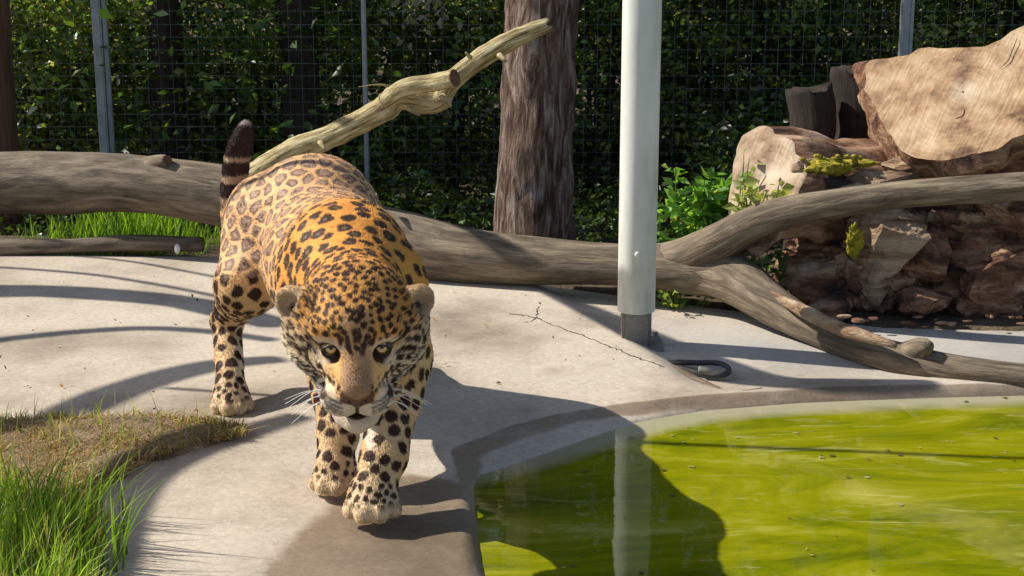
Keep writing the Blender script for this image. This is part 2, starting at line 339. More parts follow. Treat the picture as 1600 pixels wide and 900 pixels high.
# soil / terrain as one sheet to the horizon, well below the slab in front
def soil_z(x, y):
    z = -.045+.03*fbm(np.stack([x, y, 0*x], 1), 1.2, 4)
    z = z-.30*sstep(.5, 1.5, y-back_edge(x))*sstep(2.2, .9, x)
    return z-.75*sstep(.0, -.12, y-back_edge(x))
xs = np.r_[-300, -120, -50, -20, np.arange(-10, 10.01, .08), 20, 50, 120, 300]; ys = np.r_[-60, -20, -6, -1, 1, 2, 3, 4, np.arange(4.8, 12.01, .08), 16, 25, 50, 120, 400, 900]
X, Y = np.meshgrid(xs, ys, indexing='ij'); nx, ny = X.shape; i, j = np.meshgrid(np.arange(nx-1), np.arange(ny-1), indexing='ij')
F = np.stack([i*ny+j, (i+1)*ny+j, (i+1)*ny+j+1, i*ny+j+1], -1).reshape(-1, 4)
z = soil_z(X.ravel(), Y.ravel())
tag(npmesh('ground', np.stack([X.ravel(), Y.ravel(), z], 1), F, M['soil']), kind='structure')

# planting bed let into the paving
x, y, F = grid(-3.6, -.6, 3.0, 4.8, .016); p = np.stack([x, y], 1); d = sdist(p, BED)+.035*fbm(np.stack([x, y, 0*x], 1), 9, 3)
gz, _, _ = ground_z(x, y)
z = gz-.02+.045*sstep(.012, -.05, d)+.012*fbm(np.stack([x, y, 0*x], 1), 14, 3)*sstep(0, -.05, d)
keep = (d[F] < .03).any(1); 
bed = npmesh('planting_bed', np.stack([x, y, z], 1), F[keep], pmat('sandy_soil', [(.3, (.10, .07, .04)), (.55, (.26, .18, .11)), (.75, (.38, .29, .2))], 14, .95, 1., 60, dist=.012)); tag(bed, kind='structure')
bm = bmesh.new(); bm.from_mesh(bed.data); bmesh.ops.delete(bm, geom=[v for v in bm.verts if not v.link_faces], context='VERTS'); bm.to_mesh(bed.data); bm.free()

# water ------------------------------------------------------
m, t, b, ns, L = newmat('algae_green_water'); M['water'] = m
tc = ns.new('ShaderNodeTexCoord')
mp = N(ns, 'ShaderNodeMapping', Scale=(.55, 1.5, 1)); mp.inputs['Rotation'].default_value = (0, 0, -.12); L.new(tc.outputs['Object'], mp.inputs[0])
n1 = N(ns, 'ShaderNodeTexNoise', Scale=2.6, Detail=9., Roughness=.68, Distortion=1.1); L.new(mp.outputs[0], n1.inputs['Vector'])
r1 = ramp(ns, [(.30, (.06, .085, .002)), (.44, (.145, .165, .002)), (.56, (.225, .225, .003)), (.70, (.33, .32, .04))]); L.new(n1.outputs['Fac'], r1.inputs[0])
# floating pale film streaks
mp2 = N(ns, 'ShaderNodeMapping', Scale=(.9, 5., 1)); mp2.inputs['Rotation'].default_value = (0, 0, .16); L.new(tc.outputs['Object'], mp2.inputs[0])
n2 = N(ns, 'ShaderNodeTexNoise', Scale=2.2, Detail=8., Roughness=.72, Distortion=1.6); L.new(mp2.outputs[0], n2.inputs['Vector'])
r2 = ramp(ns, [(.57, (0, 0, 0)), (.70, (.7, .7, .7))]); L.new(n2.outputs['Fac'], r2.inputs[0])
m1 = N(ns, 'ShaderNodeMix', data_type='RGBA'); m1.inputs[7].default_value = (.45, .44, .15, 1); L.new(r2.outputs[0], m1.inputs[0]); L.new(r1.outputs[0], m1.inputs[6])
a = N(ns, 'ShaderNodeAttribute', attribute_name='shallow')
nz = N(ns, 'ShaderNodeMath', operation='MULTIPLY_ADD'); nz.inputs[1].default_value = .7; L.new(n1.outputs['Fac'], nz.inputs[0]); 
sb = N(ns, 'ShaderNodeMath', operation='SUBTRACT'); sb.inputs[1].default_value = .35; L.new(a.outputs['Fac'], sb.inputs[0]); L.new(sb.outputs[0], nz.inputs[2])
mr = N(ns, 'ShaderNodeMapRange'); mr.inputs[1].default_value = .3; mr.inputs[2].default_value = .75; L.new(nz.outputs[0], mr.inputs[0])
m3 = N(ns, 'ShaderNodeMix', data_type='RGBA'); m3.inputs[7].default_value = (.34, .315, .20, 1); L.new(mr.outputs[0], m3.inputs[0]); L.new(m1.outputs[2], m3.inputs[6]); L.new(m3.outputs[2], b.inputs['Base Color'])
b.inputs['Roughness'].default_value = .035; b.inputs['IOR'].default_value = 1.33; b.inputs['Specular IOR Level'].default_value = .5
mp3 = N(ns, 'ShaderNodeMapping', Scale=(1, 1.6, 1)); L.new(tc.outputs['Object'], mp3.inputs[0])
n3 = N(ns, 'ShaderNodeTexNoise', Scale=5., Detail=3., Roughness=.5); L.new(mp3.outputs[0], n3.inputs['Vector'])
b1 = N(ns, 'ShaderNodeBump', Strength=.10, Distance=.01); L.new(n3.outputs['Fac'], b1.inputs['Height']); L.new(b1.outputs[0], b.inputs['Normal'])
x, y, F = grid(-.15, 4.1, 1.7, 5.2, .03); p = np.stack([x, y], 1); d = sdist(p, SH)
keep = (d[F] < .02).any(1)
wat = npmesh('pool_water', np.stack([x, y, 0*x+ZW], 1), F[keep], M['water']); tag(wat, kind='structure')
far = sstep(-.3, .2, y-np.interp(x, [-.1, .3, .7, 1.5, 3], [4.05, 4.2, 4.4, 4.6, 4.6]))
attr(wat, 'shallow', sstep(-.20, .0, d)*far*.95, 'FLOAT')

# cracks in the concrete -------------------------------------
M['crack'] = pmat('crack_dirt', [(.3, (.04, .03, .025)), (.7, (.10, .08, .06))], 30, .95, .3)
def crack(pts, w):
    q = catmull([tuple(G(u, v))[:2]+(0,) for u, v in pts], 14); q[:, :2] += rng.normal(size=(len(q), 2))*.004
    T = np.gradient(q, axis=0); s = np.stack([-T[:, 1], T[:, 0], T[:, 0]*0], 1); s /= np.linalg.norm(s, axis=1)[:, None]
    z, _, _ = ground_z(q[:, 0], q[:, 1]); q[:, 2] = z+.0012
    ww = w*(.35+rng.random(len(q)))[:, None]; n = len(q)
    o = npmesh('concrete_crack', np.r_[q-s*ww, q+s*ww], np.array([[i, i+1, n+i+1, n+i] for i in range(n-1)]), M['crack']); o.parent = slab
crack([(798, 492), (830, 497), (870, 512), (930, 533), (985, 552), (1040, 566)], .0028)
crack([(818, 507), (835, 500), (842, 480)], .002)
crack([(40, 402), (90, 400), (200, 402), (340, 399)], .003)

# ============================================================ LOGS, POST
root = empty('fallen_log', P(600, 420, 6.15), 'long grey debarked fallen log behind the jaguar, forking beside the white post', 'log')
main_c = [(-140, 283, 6.66), (60, 286, 6.6), (200, 287, 6.5), (330, 302, 6.4), (470, 335, 6.3), (600, 372, 6.12), (720, 398, 6.0), (850, 408, 5.9), (980, 414, 5.8), (1080, 420, 5.72), (1150, 428, 5.64)]
px = [48, 50, 46, 48, 48, 50, 46, 39, 35, 42, 44]
part(tube('trunk', [P(*c) for c in main_c], [r*c[2]/FPX for r, c in zip(px, main_c)], M['log'], None, 28, 12, .10, 3.2, .09), root)
uc = [(985, 408, 5.83), (1060, 404, 5.73), (1120, 380, 5.64), (1190, 343, 5.56), (1280, 322, 5.48), (1400, 305, 5.40), (1500, 297, 5.32), (1620, 290, 5.25), (1800, 275, 5.1)]
ux = [22, 31, 31, 27, 24, 22, 22, 22, 20]
part(tube('upper_fork', [P(*c) for c in uc], [r*c[2]/FPX for r, c in zip(ux, uc)], M['log'], None, 24, 12, .08, 4, .07), root)
lc = [(1090, 424, 5.7), (1150, 440, 5.6), (1210, 480, 5.42), (1300, 527, 5.2), (1400, 560, 5.02), (1500, 580, 4.9), (1600, 592, 4.83), (1760, 602, 4.75)]
lx = [34, 41, 34, 27, 28, 27, 25, 23]
part(tube('lower_fork', [P(*c) for c in lc], [r*c[2]/FPX for r, c in zip(lx, lc)], M['log'], None, 24, 12, .14, 4, .14), root)
part(tube('knot', [P(225, 268, 6.47), P(246, 256, 6.42), P(262, 250, 6.37)], [.06, .038, .020], M['log'], None, 16, 5, .2, 9, .1, capm=M['cutdark']), root)
part(tube('stub', [P(1415, 560, 5.02), P(1440, 545, 4.95), P(1452, 540, 4.90)], [.055, .035, .016], M['log'], None, 12, 5, .2, 9), root)
sp = [(1205, 457, 5.34), (1240, 478, 5.25), (1310, 512, 5.08), (1400, 540, 4.93)]
part(tube('split_sliver', [P(*c) for c in sp], [.006, .02, .026, .01], M['palewood'], None, 8, 6, .2, 9), root)

o = tube('small_log', [P(u, v, 6.42) for u, v in [(-150, 392), (30, 386), (120, 384), (200, 380), (318, 382)]], [.036, .036, .032, .036, .031], M['log'], None, 16, 10, .12, 5, .08)
tag(o, 'thin grey log lying along the back edge of the concrete at far left', 'log')
o = blob('pale_pebble', P(277, 389, 6.34), (.012, .01, .02), pmat('white_stone', [(.3, (.5, .5, .48)), (.7, (.7, .7, .68))], 20, .7, .2), sub=3, amp=.2)
tag(o, 'small white stone in front of the thin grey log at far left', 'stone')

# rising branch with sawn stub
root = empty('dead_branch', P(450, 260, 6.2), 'pale bare branch with a sawn stub, rising behind the jaguar towards the tree trunk', 'branch')
bc = [(380, 285, 6.22), (455, 238, 6.2), (520, 212, 6.18), (600, 170, 6.16), (625, 152, 6.15), (680, 158, 6.15), (705, 128, 6.15), (745, 96, 6.15), (800, 62, 6.15), (858, 38, 6.15)]
bx_ = [20, 20, 19, 20, 21, 19, 16, 16, 15, 11]
part(tube('limb', [P(*c) for c in bc], [r*c[2]/FPX for r, c in zip(bx_, bc)], M['branch'], None, 24, 14, .16, 22, .05, jag=.02, capm=M['cutdark']), root)
st = [(600, 158, 6.12), (630, 138, 6.08), (670, 130, 6.06), (711, 122, 6.0)]
part(tube('sawn_stub', [P(*c) for c in st], [.030, .034, .033, .033], M['branch'], None, 20, 12, .10, 22, capm=M['cutdark']), root)
part(tube('twig', [P(612, 136, 6.12), P(590, 132, 6.12), P(560, 136, 6.1)], [.006, .003, .0015], M['branch'], None, 6, 4), root)
for a, b2, r0 in [((500, 222), (508, 236), .008), ((780, 86), (790, 96), .009), ((690, 150), (704, 166), .012), ((735, 90), (728, 82), .007), ((640, 170), (655, 180), .008)]:
    part(tube('knot', [P(a[0], a[1], 6.1), P(b2[0], b2[1], 6.06)], [r0*1.4, r0*.6], M['branch'], None, 8, 3, .2, 20), root)

# tree trunk by the log
root = empty('tree', (P(838, 378, 6.85).x, 6.85, -.3), 'thick tree trunk with flaking grey brown bark right behind the fallen log', 'tree')
tx = lambda u, v: P(u, v, 6.85).x
tr = [(tx(836, 400), 6.85, -.35), (tx(836, 380), 6.85, .05), (tx(841, 250), 6.85, .5), (tx(845, 100), 6.85, .9), (tx(847, 0), 6.85, 1.2), (.13, 6.85, 2.), (.16, 6.88, 3.2), (.2, 6.9, 4.6)]
part(tube('trunk', tr, [.21, .172, .155, .152, .152, .14, .12, .08], M['bark'], None, 72, 22, .10, 8, .07), root)
# crown high above the frame
n = 5000; p = rng.normal(size=(n, 3))*[.9, .6, .6]+[.5, 8.4, 6.6]
part(leaves('crown', p, rng.uniform(.05, .09, n), np.tile([.05, .10, .02], (n, 1))*rng.uniform(.6, 1.4, (n, 1)), M['leaf']), root)

# red-brown trunk at the left edge
root = empty('tree', (P(4, 235, 7.6).x, 7.6, -.3), 'slim red brown tree trunk at the far left edge, in front of the wire fence', 'tree')
xx = P(-4, 120, 7.6).x
part(tube('trunk', [(xx+.0, 7.6, -.4), (xx, 7.6, .4), (xx+.01, 7.6, 1), (xx+.02, 7.6, 2), (xx, 7.7, 6.8)], [.09, .075, .072, .07, .035], pmat('red_brown_bark', [(.3, (.05, .022, .012)), (.7, (.2, .1, .055))], 8, .9, 1., 20, 'attr', (1.3, 1.3, .3), dist=.02), None, 18, 12, .1, 6, .1), root)
n = 3500; p = rng.normal(size=(n, 3))*[.6, .5, .5]+[xx, 7.9, 7.2]
part(leaves('crown', p, rng.uniform(.05, .08, n), np.tile([.05, .10, .02], (n, 1))*rng.uniform(.6, 1.4, (n, 1)), M['leaf']), root)

# white post --------------------------------------------------
m, t, b, ns, L = newmat('white_painted_pipe'); M['post'] = m
tc = ns.new('ShaderNodeTexCoord'); mp = N(ns, 'ShaderNodeMapping', Scale=(1, 1, .25)); L.new(tc.outputs['Object'], mp.inputs[0])
n1 = N(ns, 'ShaderNodeTexNoise', Scale=9., Detail=7., Roughness=.6); L.new(mp.outputs[0], n1.inputs['Vector'])
r1 = ramp(ns, [(.3, (.42, .44, .36)), (.48, (.62, .64, .58)), (.7, (.74, .75, .72))]); L.new(n1.outputs['Fac'], r1.inputs[0]); L.new(r1.outputs[0], b.inputs['Base Color'])
n2 = N(ns, 'ShaderNodeTexNoise', Scale=60., Detail=4.); L.new(tc.outputs['Object'], n2.inputs['Vector']); b1 = N(ns, 'ShaderNodeBump', Strength=.12, Distance=.004); L.new(n2.outputs['Fac'], b1.inputs['Height']); L.new(b1.outputs[0], b.inputs['Normal'])
b.inputs['Roughness'].default_value = .5
gb = G(993, 537, -.03); pxx, pyy = gb.x, gb.y
root = empty('post', (pxx, pyy, -.03), 'tall white painted steel pipe post on a narrower grey foot beside the pool', 'post')
zb = P(993, 484, pyy).z; rp = 31*5.15/FPX
def lathe(name, prof, cx, cy, m, seg=40):
    V = []; F = []
    for r_, z_ in prof:
        for k in range(seg): V.append((cx+r_*math.cos(2*math.pi*k/seg), cy+r_*math.sin(2*math.pi*k/seg), z_))
    for i in range(len(prof)-1):
        for k in range(seg): k2 = (k+1) % seg; F.append((i*seg+k, i*seg+k2, (i+1)*seg+k2, (i+1)*seg+k))
    o = mesh(name, V, F, m); 
    mod = o.modifiers.new('edge', 'EDGE_SPLIT'); mod.split_angle = R(40); return o
part(lathe('pipe', [(rp-.008, zb+.03), (rp-.008, zb), (rp-.001, zb-.001), (rp, zb+.002), (rp, zb+1), (rp, 2.), (rp, 4.2), (.001, 4.21)], pxx, pyy, M['post']), root)
M['foot'] = pmat('bare_steel_foot', [(.3, (.16, .15, .13)), (.7, (.28, .27, .24))], 10, .6, .3, metallic=.2)
part(box('steel_foot', pxx, pyy, -.06, zb+.02, .098, .098, M['foot'], bev=.012), root)
part(box('base_plate', pxx+.005, pyy, -.06, -.038+.012, .17, .17, M['foot'], bev=.003), root)
for dx, dy in ((-.065, -.065), (.07, -.065), (-.065, .07), (.07, .07)):
    part(lathe('anchor_bolt', [(.0001, -.008), (.009, -.009), (.009, -.028)], pxx+.005+dx*.98, pyy+dy*.98, M['foot'], 6), root)
bl = blob('rivet', (pxx-.002, pyy-rp+.001, P(995, 398, pyy-rp).z), (.011, .006, .011), M['post'], sub=3, amp=.02); part(bl, root)

# dark strap / shackle loop beside the post
M['strap'] = pmat('worn_dark_rubber', [(.3, (.025, .024, .026)), (.7, (.07, .068, .07))], 20, .6, .4)
gl = lambda u, v, z: tuple(G(u, v, z))
root = empty('hose_loop', G(1090, 580, -.05), 'dark bent hose loop lying on the concrete right of the white post', 'hose')
part(tube('hose', [gl(1036, 567, -.045), gl(1060, 566, -.03), gl(1090, 567, -.025), gl(1118, 567, -.025), gl(1136, 573, -.025), gl(1137, 583, -.03), gl(1120, 587, -.035), gl(1090, 582, -.04), gl(1060, 573, -.045), gl(1030, 562, -.045)], [.006]+[.009]*8+[.006], M['strap'], None, 10, 8), root)
part(tube('coupling', [gl(1092, 577, -.02), gl(1112, 579, -.02), gl(1128, 579, -.02)], [.012, .016, .014], M['foot'], None, 12, 4), root)
o = tube('flat_lath', [gl(1048, 572, -.035), gl(1085, 592, -.04), gl(1125, 613, -.045), gl(1155, 620, -.05), gl(1200, 632, -.06), gl(1245, 643, -.08)], [.006, .012, .015, .010, .006, .003], M['log'], None, 6, 6, .1, 10)
tag(o, 'thin dark stick running from the hose loop down into the pool edge', 'stick')
o = tube('pale_twig', [gl(1030, 648, -.075), gl(1080, 630, -.06), gl(1150, 614, -.035), gl(1190, 606, -.03)], [.002, .004, .004, .002], M['palewood'], None, 6, 5, .1, 10)
tag(o, 'thin pale twig crossing the pool rim below the hose loop', 'twig')

# ============================================================ LOG PILE (right)
def prism(name, outline, c, n, axis, length, facem, sidem, parent, rings=7, back=1., amp=.02, bulge=.02, fseed=0.):
    """log with an irregular sawn face: outline in photo pixels unprojected on the plane (c,n), extruded along axis"""
    n = Vector(n).normalized(); axis = Vector(axis).normalized(); c = Vector(c)
    o3 = np.array([tuple(PP(u, v, c, n)) for u, v in outline]); k = len(o3)
    q = catmull(np.vstack([o3, o3[:1]]).tolist(), 5)[:-1]; K = len(q); q = q+np.array(n)*0; ctr = q.mean(0)
    q = ctr+(q-ctr)*(1+(.05 if fseed == 0 else .09)*fbm(q, 22, 4, fseed))[:, None]
    V = []; F = []; mi = []
    fr = [0.02, .2, .45, .7, .88, 1.]
    for s in fr:
        r_ = ctr+(q-ctr)*s; V += (r_+np.array(n)*(bulge*fbm(r_, 7, 3, fseed))[:, None]*(1 if s < 1 else .3)).tolist()
    for i in range(len(fr)-1):
        for j in range(K): j2 = (j+1) % K; F.append((i*K+j, i*K+j2, (i+1)*K+j2, (i+1)*K+j)); mi.append(0)
    k0 = len(V); V.append(ctr.tolist())
    for j in range(K): F.append((k0, (j+1) % K, j)); mi.append(0)
    fv = len(V); bo = (len(fr)-1)*K; ax = np.array(axis); prev = bo
    for r_ in range(1, rings+1):
        t = r_/rings; s = (1+(back-1)*t)*(1.025 if r_ else 1)
        pt = ctr+(q-ctr)*s+ax*length*t; pt = pt+(pt-(ctr+ax*length*t))*(amp/.2*fbm(pt, 5, 5, fseed+3))[:, None]
        cur = len(V); V += pt.tolist()
        for j in range(K): j2 = (j+1) % K; F.append((prev+j, prev+j2, cur+j2, cur+j)); mi.append(1)
        prev = cur
    k1 = len(V); V.append((ctr+ax*length).tolist())
    for j in range(K): F.append((prev+j, prev+(j+1) % K, k1)); mi.append(1)
    o = mesh(name, V, F, facem); o.data.materials.append(sidem); o.data.polygons.foreach_set('material_index', mi)
    # face coordinates for growth rings
    a = np.array(Vector(n).orthogonal().normalized()); b_ = np.cross(np.array(n), a); W_ = np.array(V)-ctr
    attr(o, 'tc', np.stack([W_@a, W_@b_, W_@np.array(n)], 1), 'FLOAT_VECTOR')
    me = o.data; bm = bmesh.new(); bm.from_mesh(me); bmesh.ops.recalc_face_normals(bm, faces=bm.faces[:]); bm.to_mesh(me); bm.free()
    mod = o.modifiers.new('edge', 'EDGE_SPLIT'); mod.split_angle = R(40)
    if parent: part(o, parent)
    return o
def cutmat(name, c0, c1, c2, ctr=(0, 0)):
    m, t, b, ns, L = newmat(name)
    a = N(ns, 'ShaderNodeAttribute', attribute_name='tc'); mp = N(ns, 'ShaderNodeMapping'); mp.inputs['Location'].default_value = (ctr[0], ctr[1], 0); L.new(a.outputs['Vector'], mp.inputs[0])
    n0 = N(ns, 'ShaderNodeTexNoise', Scale=5., Detail=9., Roughness=.65); L.new(mp.outputs[0], n0.inputs['Vector'])
    rp_ = ramp(ns, [(.36, c0), (.49, c1), (.62, c2)]); L.new(n0.outputs['Fac'], rp_.inputs[0])
    w = N(ns, 'ShaderNodeTexWave', Scale=16., Distortion=3.5, Detail=4.); w.wave_type = 'RINGS'; w.rings_direction = 'Z'; L.new(mp.outputs[0], w.inputs['Vector'])
    mx = N(ns, 'ShaderNodeMix', data_type='RGBA', blend_type='OVERLAY'); mx.inputs[0].default_value = .05; L.new(rp_.outputs[0], mx.inputs[6]); L.new(w.outputs['Color'], mx.inputs[7])
    # radial checks and chainsaw marks
    mp2 = N(ns, 'ShaderNodeMapping', Scale=(2, 26, 1)); mp2.inputs['Rotation'].default_value = (0, 0, .9); L.new(a.outputs['Vector'], mp2.inputs[0])
    n2 = N(ns, 'ShaderNodeTexNoise', Scale=3.5, Detail=5.); L.new(mp2.outputs[0], n2.inputs['Vector'])
    mx2 = N(ns, 'ShaderNodeMix', data_type='RGBA', blend_type='OVERLAY'); mx2.inputs[0].default_value = .35; L.new(mx.outputs[2], mx2.inputs[6]); L.new(n2.outputs['Fac'], mx2.inputs[7])
    ln = N(ns, 'ShaderNodeVectorMath', operation='LENGTH'); L.new(mp.outputs[0], ln.inputs[0])
    pr = ramp(ns, [(.0, (1, 1, 1)), (.07, (.0, .0, .0))]); L.new(ln.outputs['Value'], pr.inputs[0])
    mx3 = N(ns, 'ShaderNodeMix', data_type='RGBA'); mx3.inputs[7].default_value = (.72, .63, .48, 1)
    mu = N(ns, 'ShaderNodeMath', operation='MULTIPLY'); L.new(pr.outputs[0], mu.inputs[0]); L.new(n0.outputs['Fac'], mu.inputs[1]); L.new(mu.outputs[0], mx3.inputs[0]); L.new(mx2.outputs[2], mx3.inputs[6])
    L.new(mx3.outputs[2], b.inputs['Base Color'])
    b1 = N(ns, 'ShaderNodeBump', Strength=.5, Distance=.006); L.new(n2.outputs['Fac'], b1.inputs['Height']); b2 = N(ns, 'ShaderNodeBump', Strength=.5, Distance=.01); L.new(n0.outputs['Fac'], b2.inputs['Height']); L.new(b1.outputs[0], b2.inputs['Normal']); L.new(b2.outputs[0], b.inputs['Normal'])
    b.inputs['Roughness'].default_value = .85; b.inputs['Specular IOR Level'].default_value = .2
    return m
M['cutbig'] = cutmat('sawn_face_big', (.10, .055, .03), (.34, .22, .125), (.50, .37, .235))
M['cutsm'] = cutmat('sawn_face_small', (.15, .09, .05), (.38, .27, .18), (.54, .43, .31))
root = empty('big_sawn_log', P(1560, 300, 5.95), 'huge log with broad pale sawn face turned to the sun, topmost of the log pile', 'log')
ol = [(1352, 140), (1356, 100), (1385, 92), (1420, 86), (1445, 74), (1480, 76), (1530, 74), (1562, 62), (1590, 44), (1640, 36), (1720, 70), (1740, 150), (1700, 200), (1640, 208), (1590, 212), (1560, 232), (1530, 238), (1490, 250), (1440, 248), (1410, 232), (1392, 212), (1372, 180), (1364, 160)]
prism('sawn_trunk', ol, P(1500, 160, 5.8), (-.42, -.5, .62), (.30, .55, -.62), .52, M['cutbig'], M['redbark'], root, 12, .92, .06, .022)
root2 = root
o = tube('crack_line', [PP(u, v, P(1500, 160, 5.8), Vector((-.42, -.5, .62)).normalized())+Vector((-.42, -.5, .62))*.004 for u, v in [(1498, 112), (1503, 130), (1506, 160), (1506, 180), (1494, 186)]], [.001, .002, .003, .003, .001], M['crack'], None, 6, 6); part(o, root)
o = tube('crack_line', [PP(u, v, P(1500, 160, 5.8), Vector((-.42, -.5, .62)).normalized())+Vector((-.42, -.5, .62))*.004 for u, v in [(1590, 60), (1582, 80), (1575, 96), (1562, 108)]], [.001, .002, .002, .001], M['crack'], None, 6, 6); part(o, root)

root = empty('split_log', P(1200, 340, 5.85), 'pale split log with yellow moss on top, lower left of the log pile', 'log')
ol = [(1136, 345), (1140, 300), (1148, 250), (1158, 212), (1180, 200), (1206, 198), (1214, 212), (1236, 218), (1246, 240), (1262, 262), (1250, 300), (1230, 345), (1200, 380), (1160, 385)]
prism('sawn_trunk', ol, P(1200, 290, 5.75), (-.5, -.55, .55), (.86, .35, -.12), .62, M['cutsm'], M['redbark'], root, 12, .8, .09, .016, 3.)
o = blob('moss', P(1288, 262, 5.74), (.10, .05, .03), M['moss'], None, 5, .5, 5, seed=3.); part(o, root)
o = blob('moss', P(1340, 255, 5.78), (.07, .05, .012), M['moss'], None, 4, .5, 5, seed=6.); part(o, root)
o = blob('rotten_hollow', P(1292, 290, 5.72), (.085, .03, .035), M['darkbark'], None, 4, .4, 4, seed=4.); attr(o, 'tc', np.array([v.co for v in o.data.vertices]), 'FLOAT_VECTOR'); part(o, root)
for k, (u, v, Y, r_, ro) in enumerate([(1375, 288, 5.76, (.17, .09, .06), .1), (1330, 300, 5.70, (.08, .05, .04), -.2), (1420, 262, 5.82, (.10, .06, .05), .3), (1262, 262, 5.76, (.07, .06, .05), 0)]):
    part(chunk('split_wood', P(u, v, Y), r_, M['palewood'], None, k+3, 12, 5, .09, (.4, 1, 1), rot=Matrix.Rotation(ro, 3, 'Y')), root)
for k in range(40):
    part(blob('moss', P(rng.uniform(1245, 1345), rng.uniform(242, 262), 5.73), (rng.uniform(.006, .016), .01, rng.uniform(.004, .009)), M['moss'], None, 2, .5, 3, seed=k), root)

root = empty('rotten_root_log', P(1420, 500, 5.6), 'rotting reddish brown root log filling the bottom of the log pile under the branch', 'log')
def lumps(name, c, r, m, seed, amp=.5, sub=6, nf=3.5): o = blob(name, c, r, m, None, sub, amp, nf, seed=seed); part(o, root); return o
def ck(u, v, Y, r_, m, sd, ro=0., n='root_mass', **kw): part(chunk(n, P(u, v, Y), r_, M[m], None, sd, rot=Matrix.Rotation(ro, 3, 'Y'), **kw), root)
ck(1500, 420, 5.92, (.50, .26, .28), 'redbark', 1, .1, sub=7, amp=.15)
ck(1330, 415, 5.86, (.25, .2, .22), 'redbark', 2, -.2, sub=7, amp=.16)
ck(1262, 440, 5.78, (.13, .14, .14), 'redbark', 9, .3, amp=.14)
ck(1395, 375, 5.70, (.17, .10, .15), 'palewood', 4, .35, 'pale_break', sub=6, amp=.11, grain=(1, 1, .35))
ck(1365, 440, 5.66, (.07, .06, .10), 'palewood', 5, -.2, 'pale_break', amp=.14, grain=(1, 1, .35))
ck(1450, 400, 5.70, (.10, .09, .13), 'redbark', 6, .2, sub=6, amp=.16)
ck(1550, 430, 5.74, (.22, .14, .18), 'redbark', 7, -.1, sub=6, amp=.12)
ck(1600, 350, 5.80, (.20, .14, .14), 'redbark', 8, .2, sub=6, amp=.12)
ck(1440, 470, 5.62, (.10, .07, .05), 'redbark', 10, .1, amp=.18)
ck(1300, 480, 5.64, (.10, .07, .05), 'redbark', 11, -.1, amp=.18)
lumps('moss', P(1335, 378, 5.60), (.030, .014, .05), M['moss'], 4., .7, 5, 6)
for k in range(24):
    u = rng.uniform(1270, 1600); o = chunk('bark_chip', P(u, rng.uniform(493, 506), 5.42+rng.uniform(-.04, .05)), (rng.uniform(.006, .03), .010, rng.uniform(.003, .007)), M['redbark'] if k % 4 else M['palewood'], None, k, 6, 2, .2); part(o, root)

for (u0, u1, vt, vb, Y, lab) in [(1233, 1302, 142, 250, 6.25, 'dark short stump standing behind the mossy split log, furthest left in the pile'), (1300, 1368, 108, 262, 6.35, 'dark rough stump wedged behind the broad sawn face, right of the other dark stump')]:
    a = P((u0+u1)/2, vb, Y); tp = P((u0+u1)/2, vt, Y); r_ = (u1-u0)/2*Y*1.03/FPX
    o = tube('dark_stump', [(a.x, Y, -.3), (a.x, Y, a.z), (a.x+.005, Y, (a.z+tp.z)/2), (tp.x, Y+.02, tp.z)], [r_*1.1, r_, r_*.96, r_], M['darkbark'], None, 26, 12, .16, 8, .16, jag=.05)
    tag(o, lab, 'stump')

# floating specks on the pool
n = 150; q = np.c_[rng.uniform(0, 2.2, n), rng.uniform(3.2, 4.75, n)]; q = q[sdist(q, SH) < -.02]; q = q[(vn(np.c_[q, q[:, 0]], 3) > -.1)]; n = len(q)
a_ = rng.uniform(0, 6.3, n); r_ = rng.uniform(.003, .011, n); V = []; F = []
for i in range(n):
    for k in range(5): V.append((q[i, 0]+r_[i]*math.cos(a_[i]+k*1.2566)*rng.uniform(.6, 1.4), q[i, 1]+r_[i]*math.sin(a_[i]+k*1.2566)*rng.uniform(.5, 1), ZW+.0025+rng.uniform(0, .002)))
    F.append(tuple(range(i*5, i*5+5)))
o = mesh('floating_debris', V, F, None, None, False); o.data.materials.append(M['grass']); c_ = np.where(rng.random((n, 1)) < .5, [.45, .42, .20], [.16, .13, .05]); attr(o, 'col', np.repeat(c_, 5, 0)); tag(o, 'small leaf bits and scum floating on the green pool', 'debris', kind='stuff')

# ============================================================ FENCE
YF = 8.2
root = empty('wire_fence', (0, YF, -.4), 'tall galvanised wire mesh fence with steel posts, running behind the logs', 'fence')
for u, w in ((156, .075), (570, .036), (1410, .07)):
    px_ = P(u, 100, YF).x
    part(box('fence_post', px_, YF, -.6, 3.2, w*.62, .05, M['galv'], bev=.006), root)
    if w > .05: part(box('post_channel', px_+w*.48, YF+.01, -.6, 3.2, w*.3, .03, M['galv'], bev=.004), root)
for u in (-700, 2100):
    part(box('fence_post', P(u, 100, YF).x, YF, -.6, 3.2, .05, .05, M['galv'], bev=.006), root)
V = []; F = []
def wire(a, b, r_):
    k = len(V); a, b = np.array(a), np.array(b); v_ = abs(b-a)[2] > abs(b-a)[0]
    o_ = [(r_, r_, 0), (-r_, r_, 0), (-r_, -r_, 0), (r_, -r_, 0)] if v_ else [(0, r_, r_), (0, -r_, r_), (0, -r_, -r_), (0, r_, -r_)]
    for q in (a, b):
        for d in o_: V.append(tuple(q+np.array(d)))
    for j in range(4): F.append((k+j, k+(j+1) % 4, k+4+(j+1) % 4, k+4+j))
for k in range(150): xx = -4.9+k*.065; wire((xx, YF+.03, -.4), (xx+.01*math.sin(k), YF+.03, 3.1), .0009)
for k in range(54): zz = -.4+k*.065; wire((-4.9, YF+.034, zz), (4.85, YF+.034, zz+.005*math.sin(k*2)), .0009)
part(tag(mesh('wire_mesh', V, F, M['wire'], None, False), kind='stuff'), root)

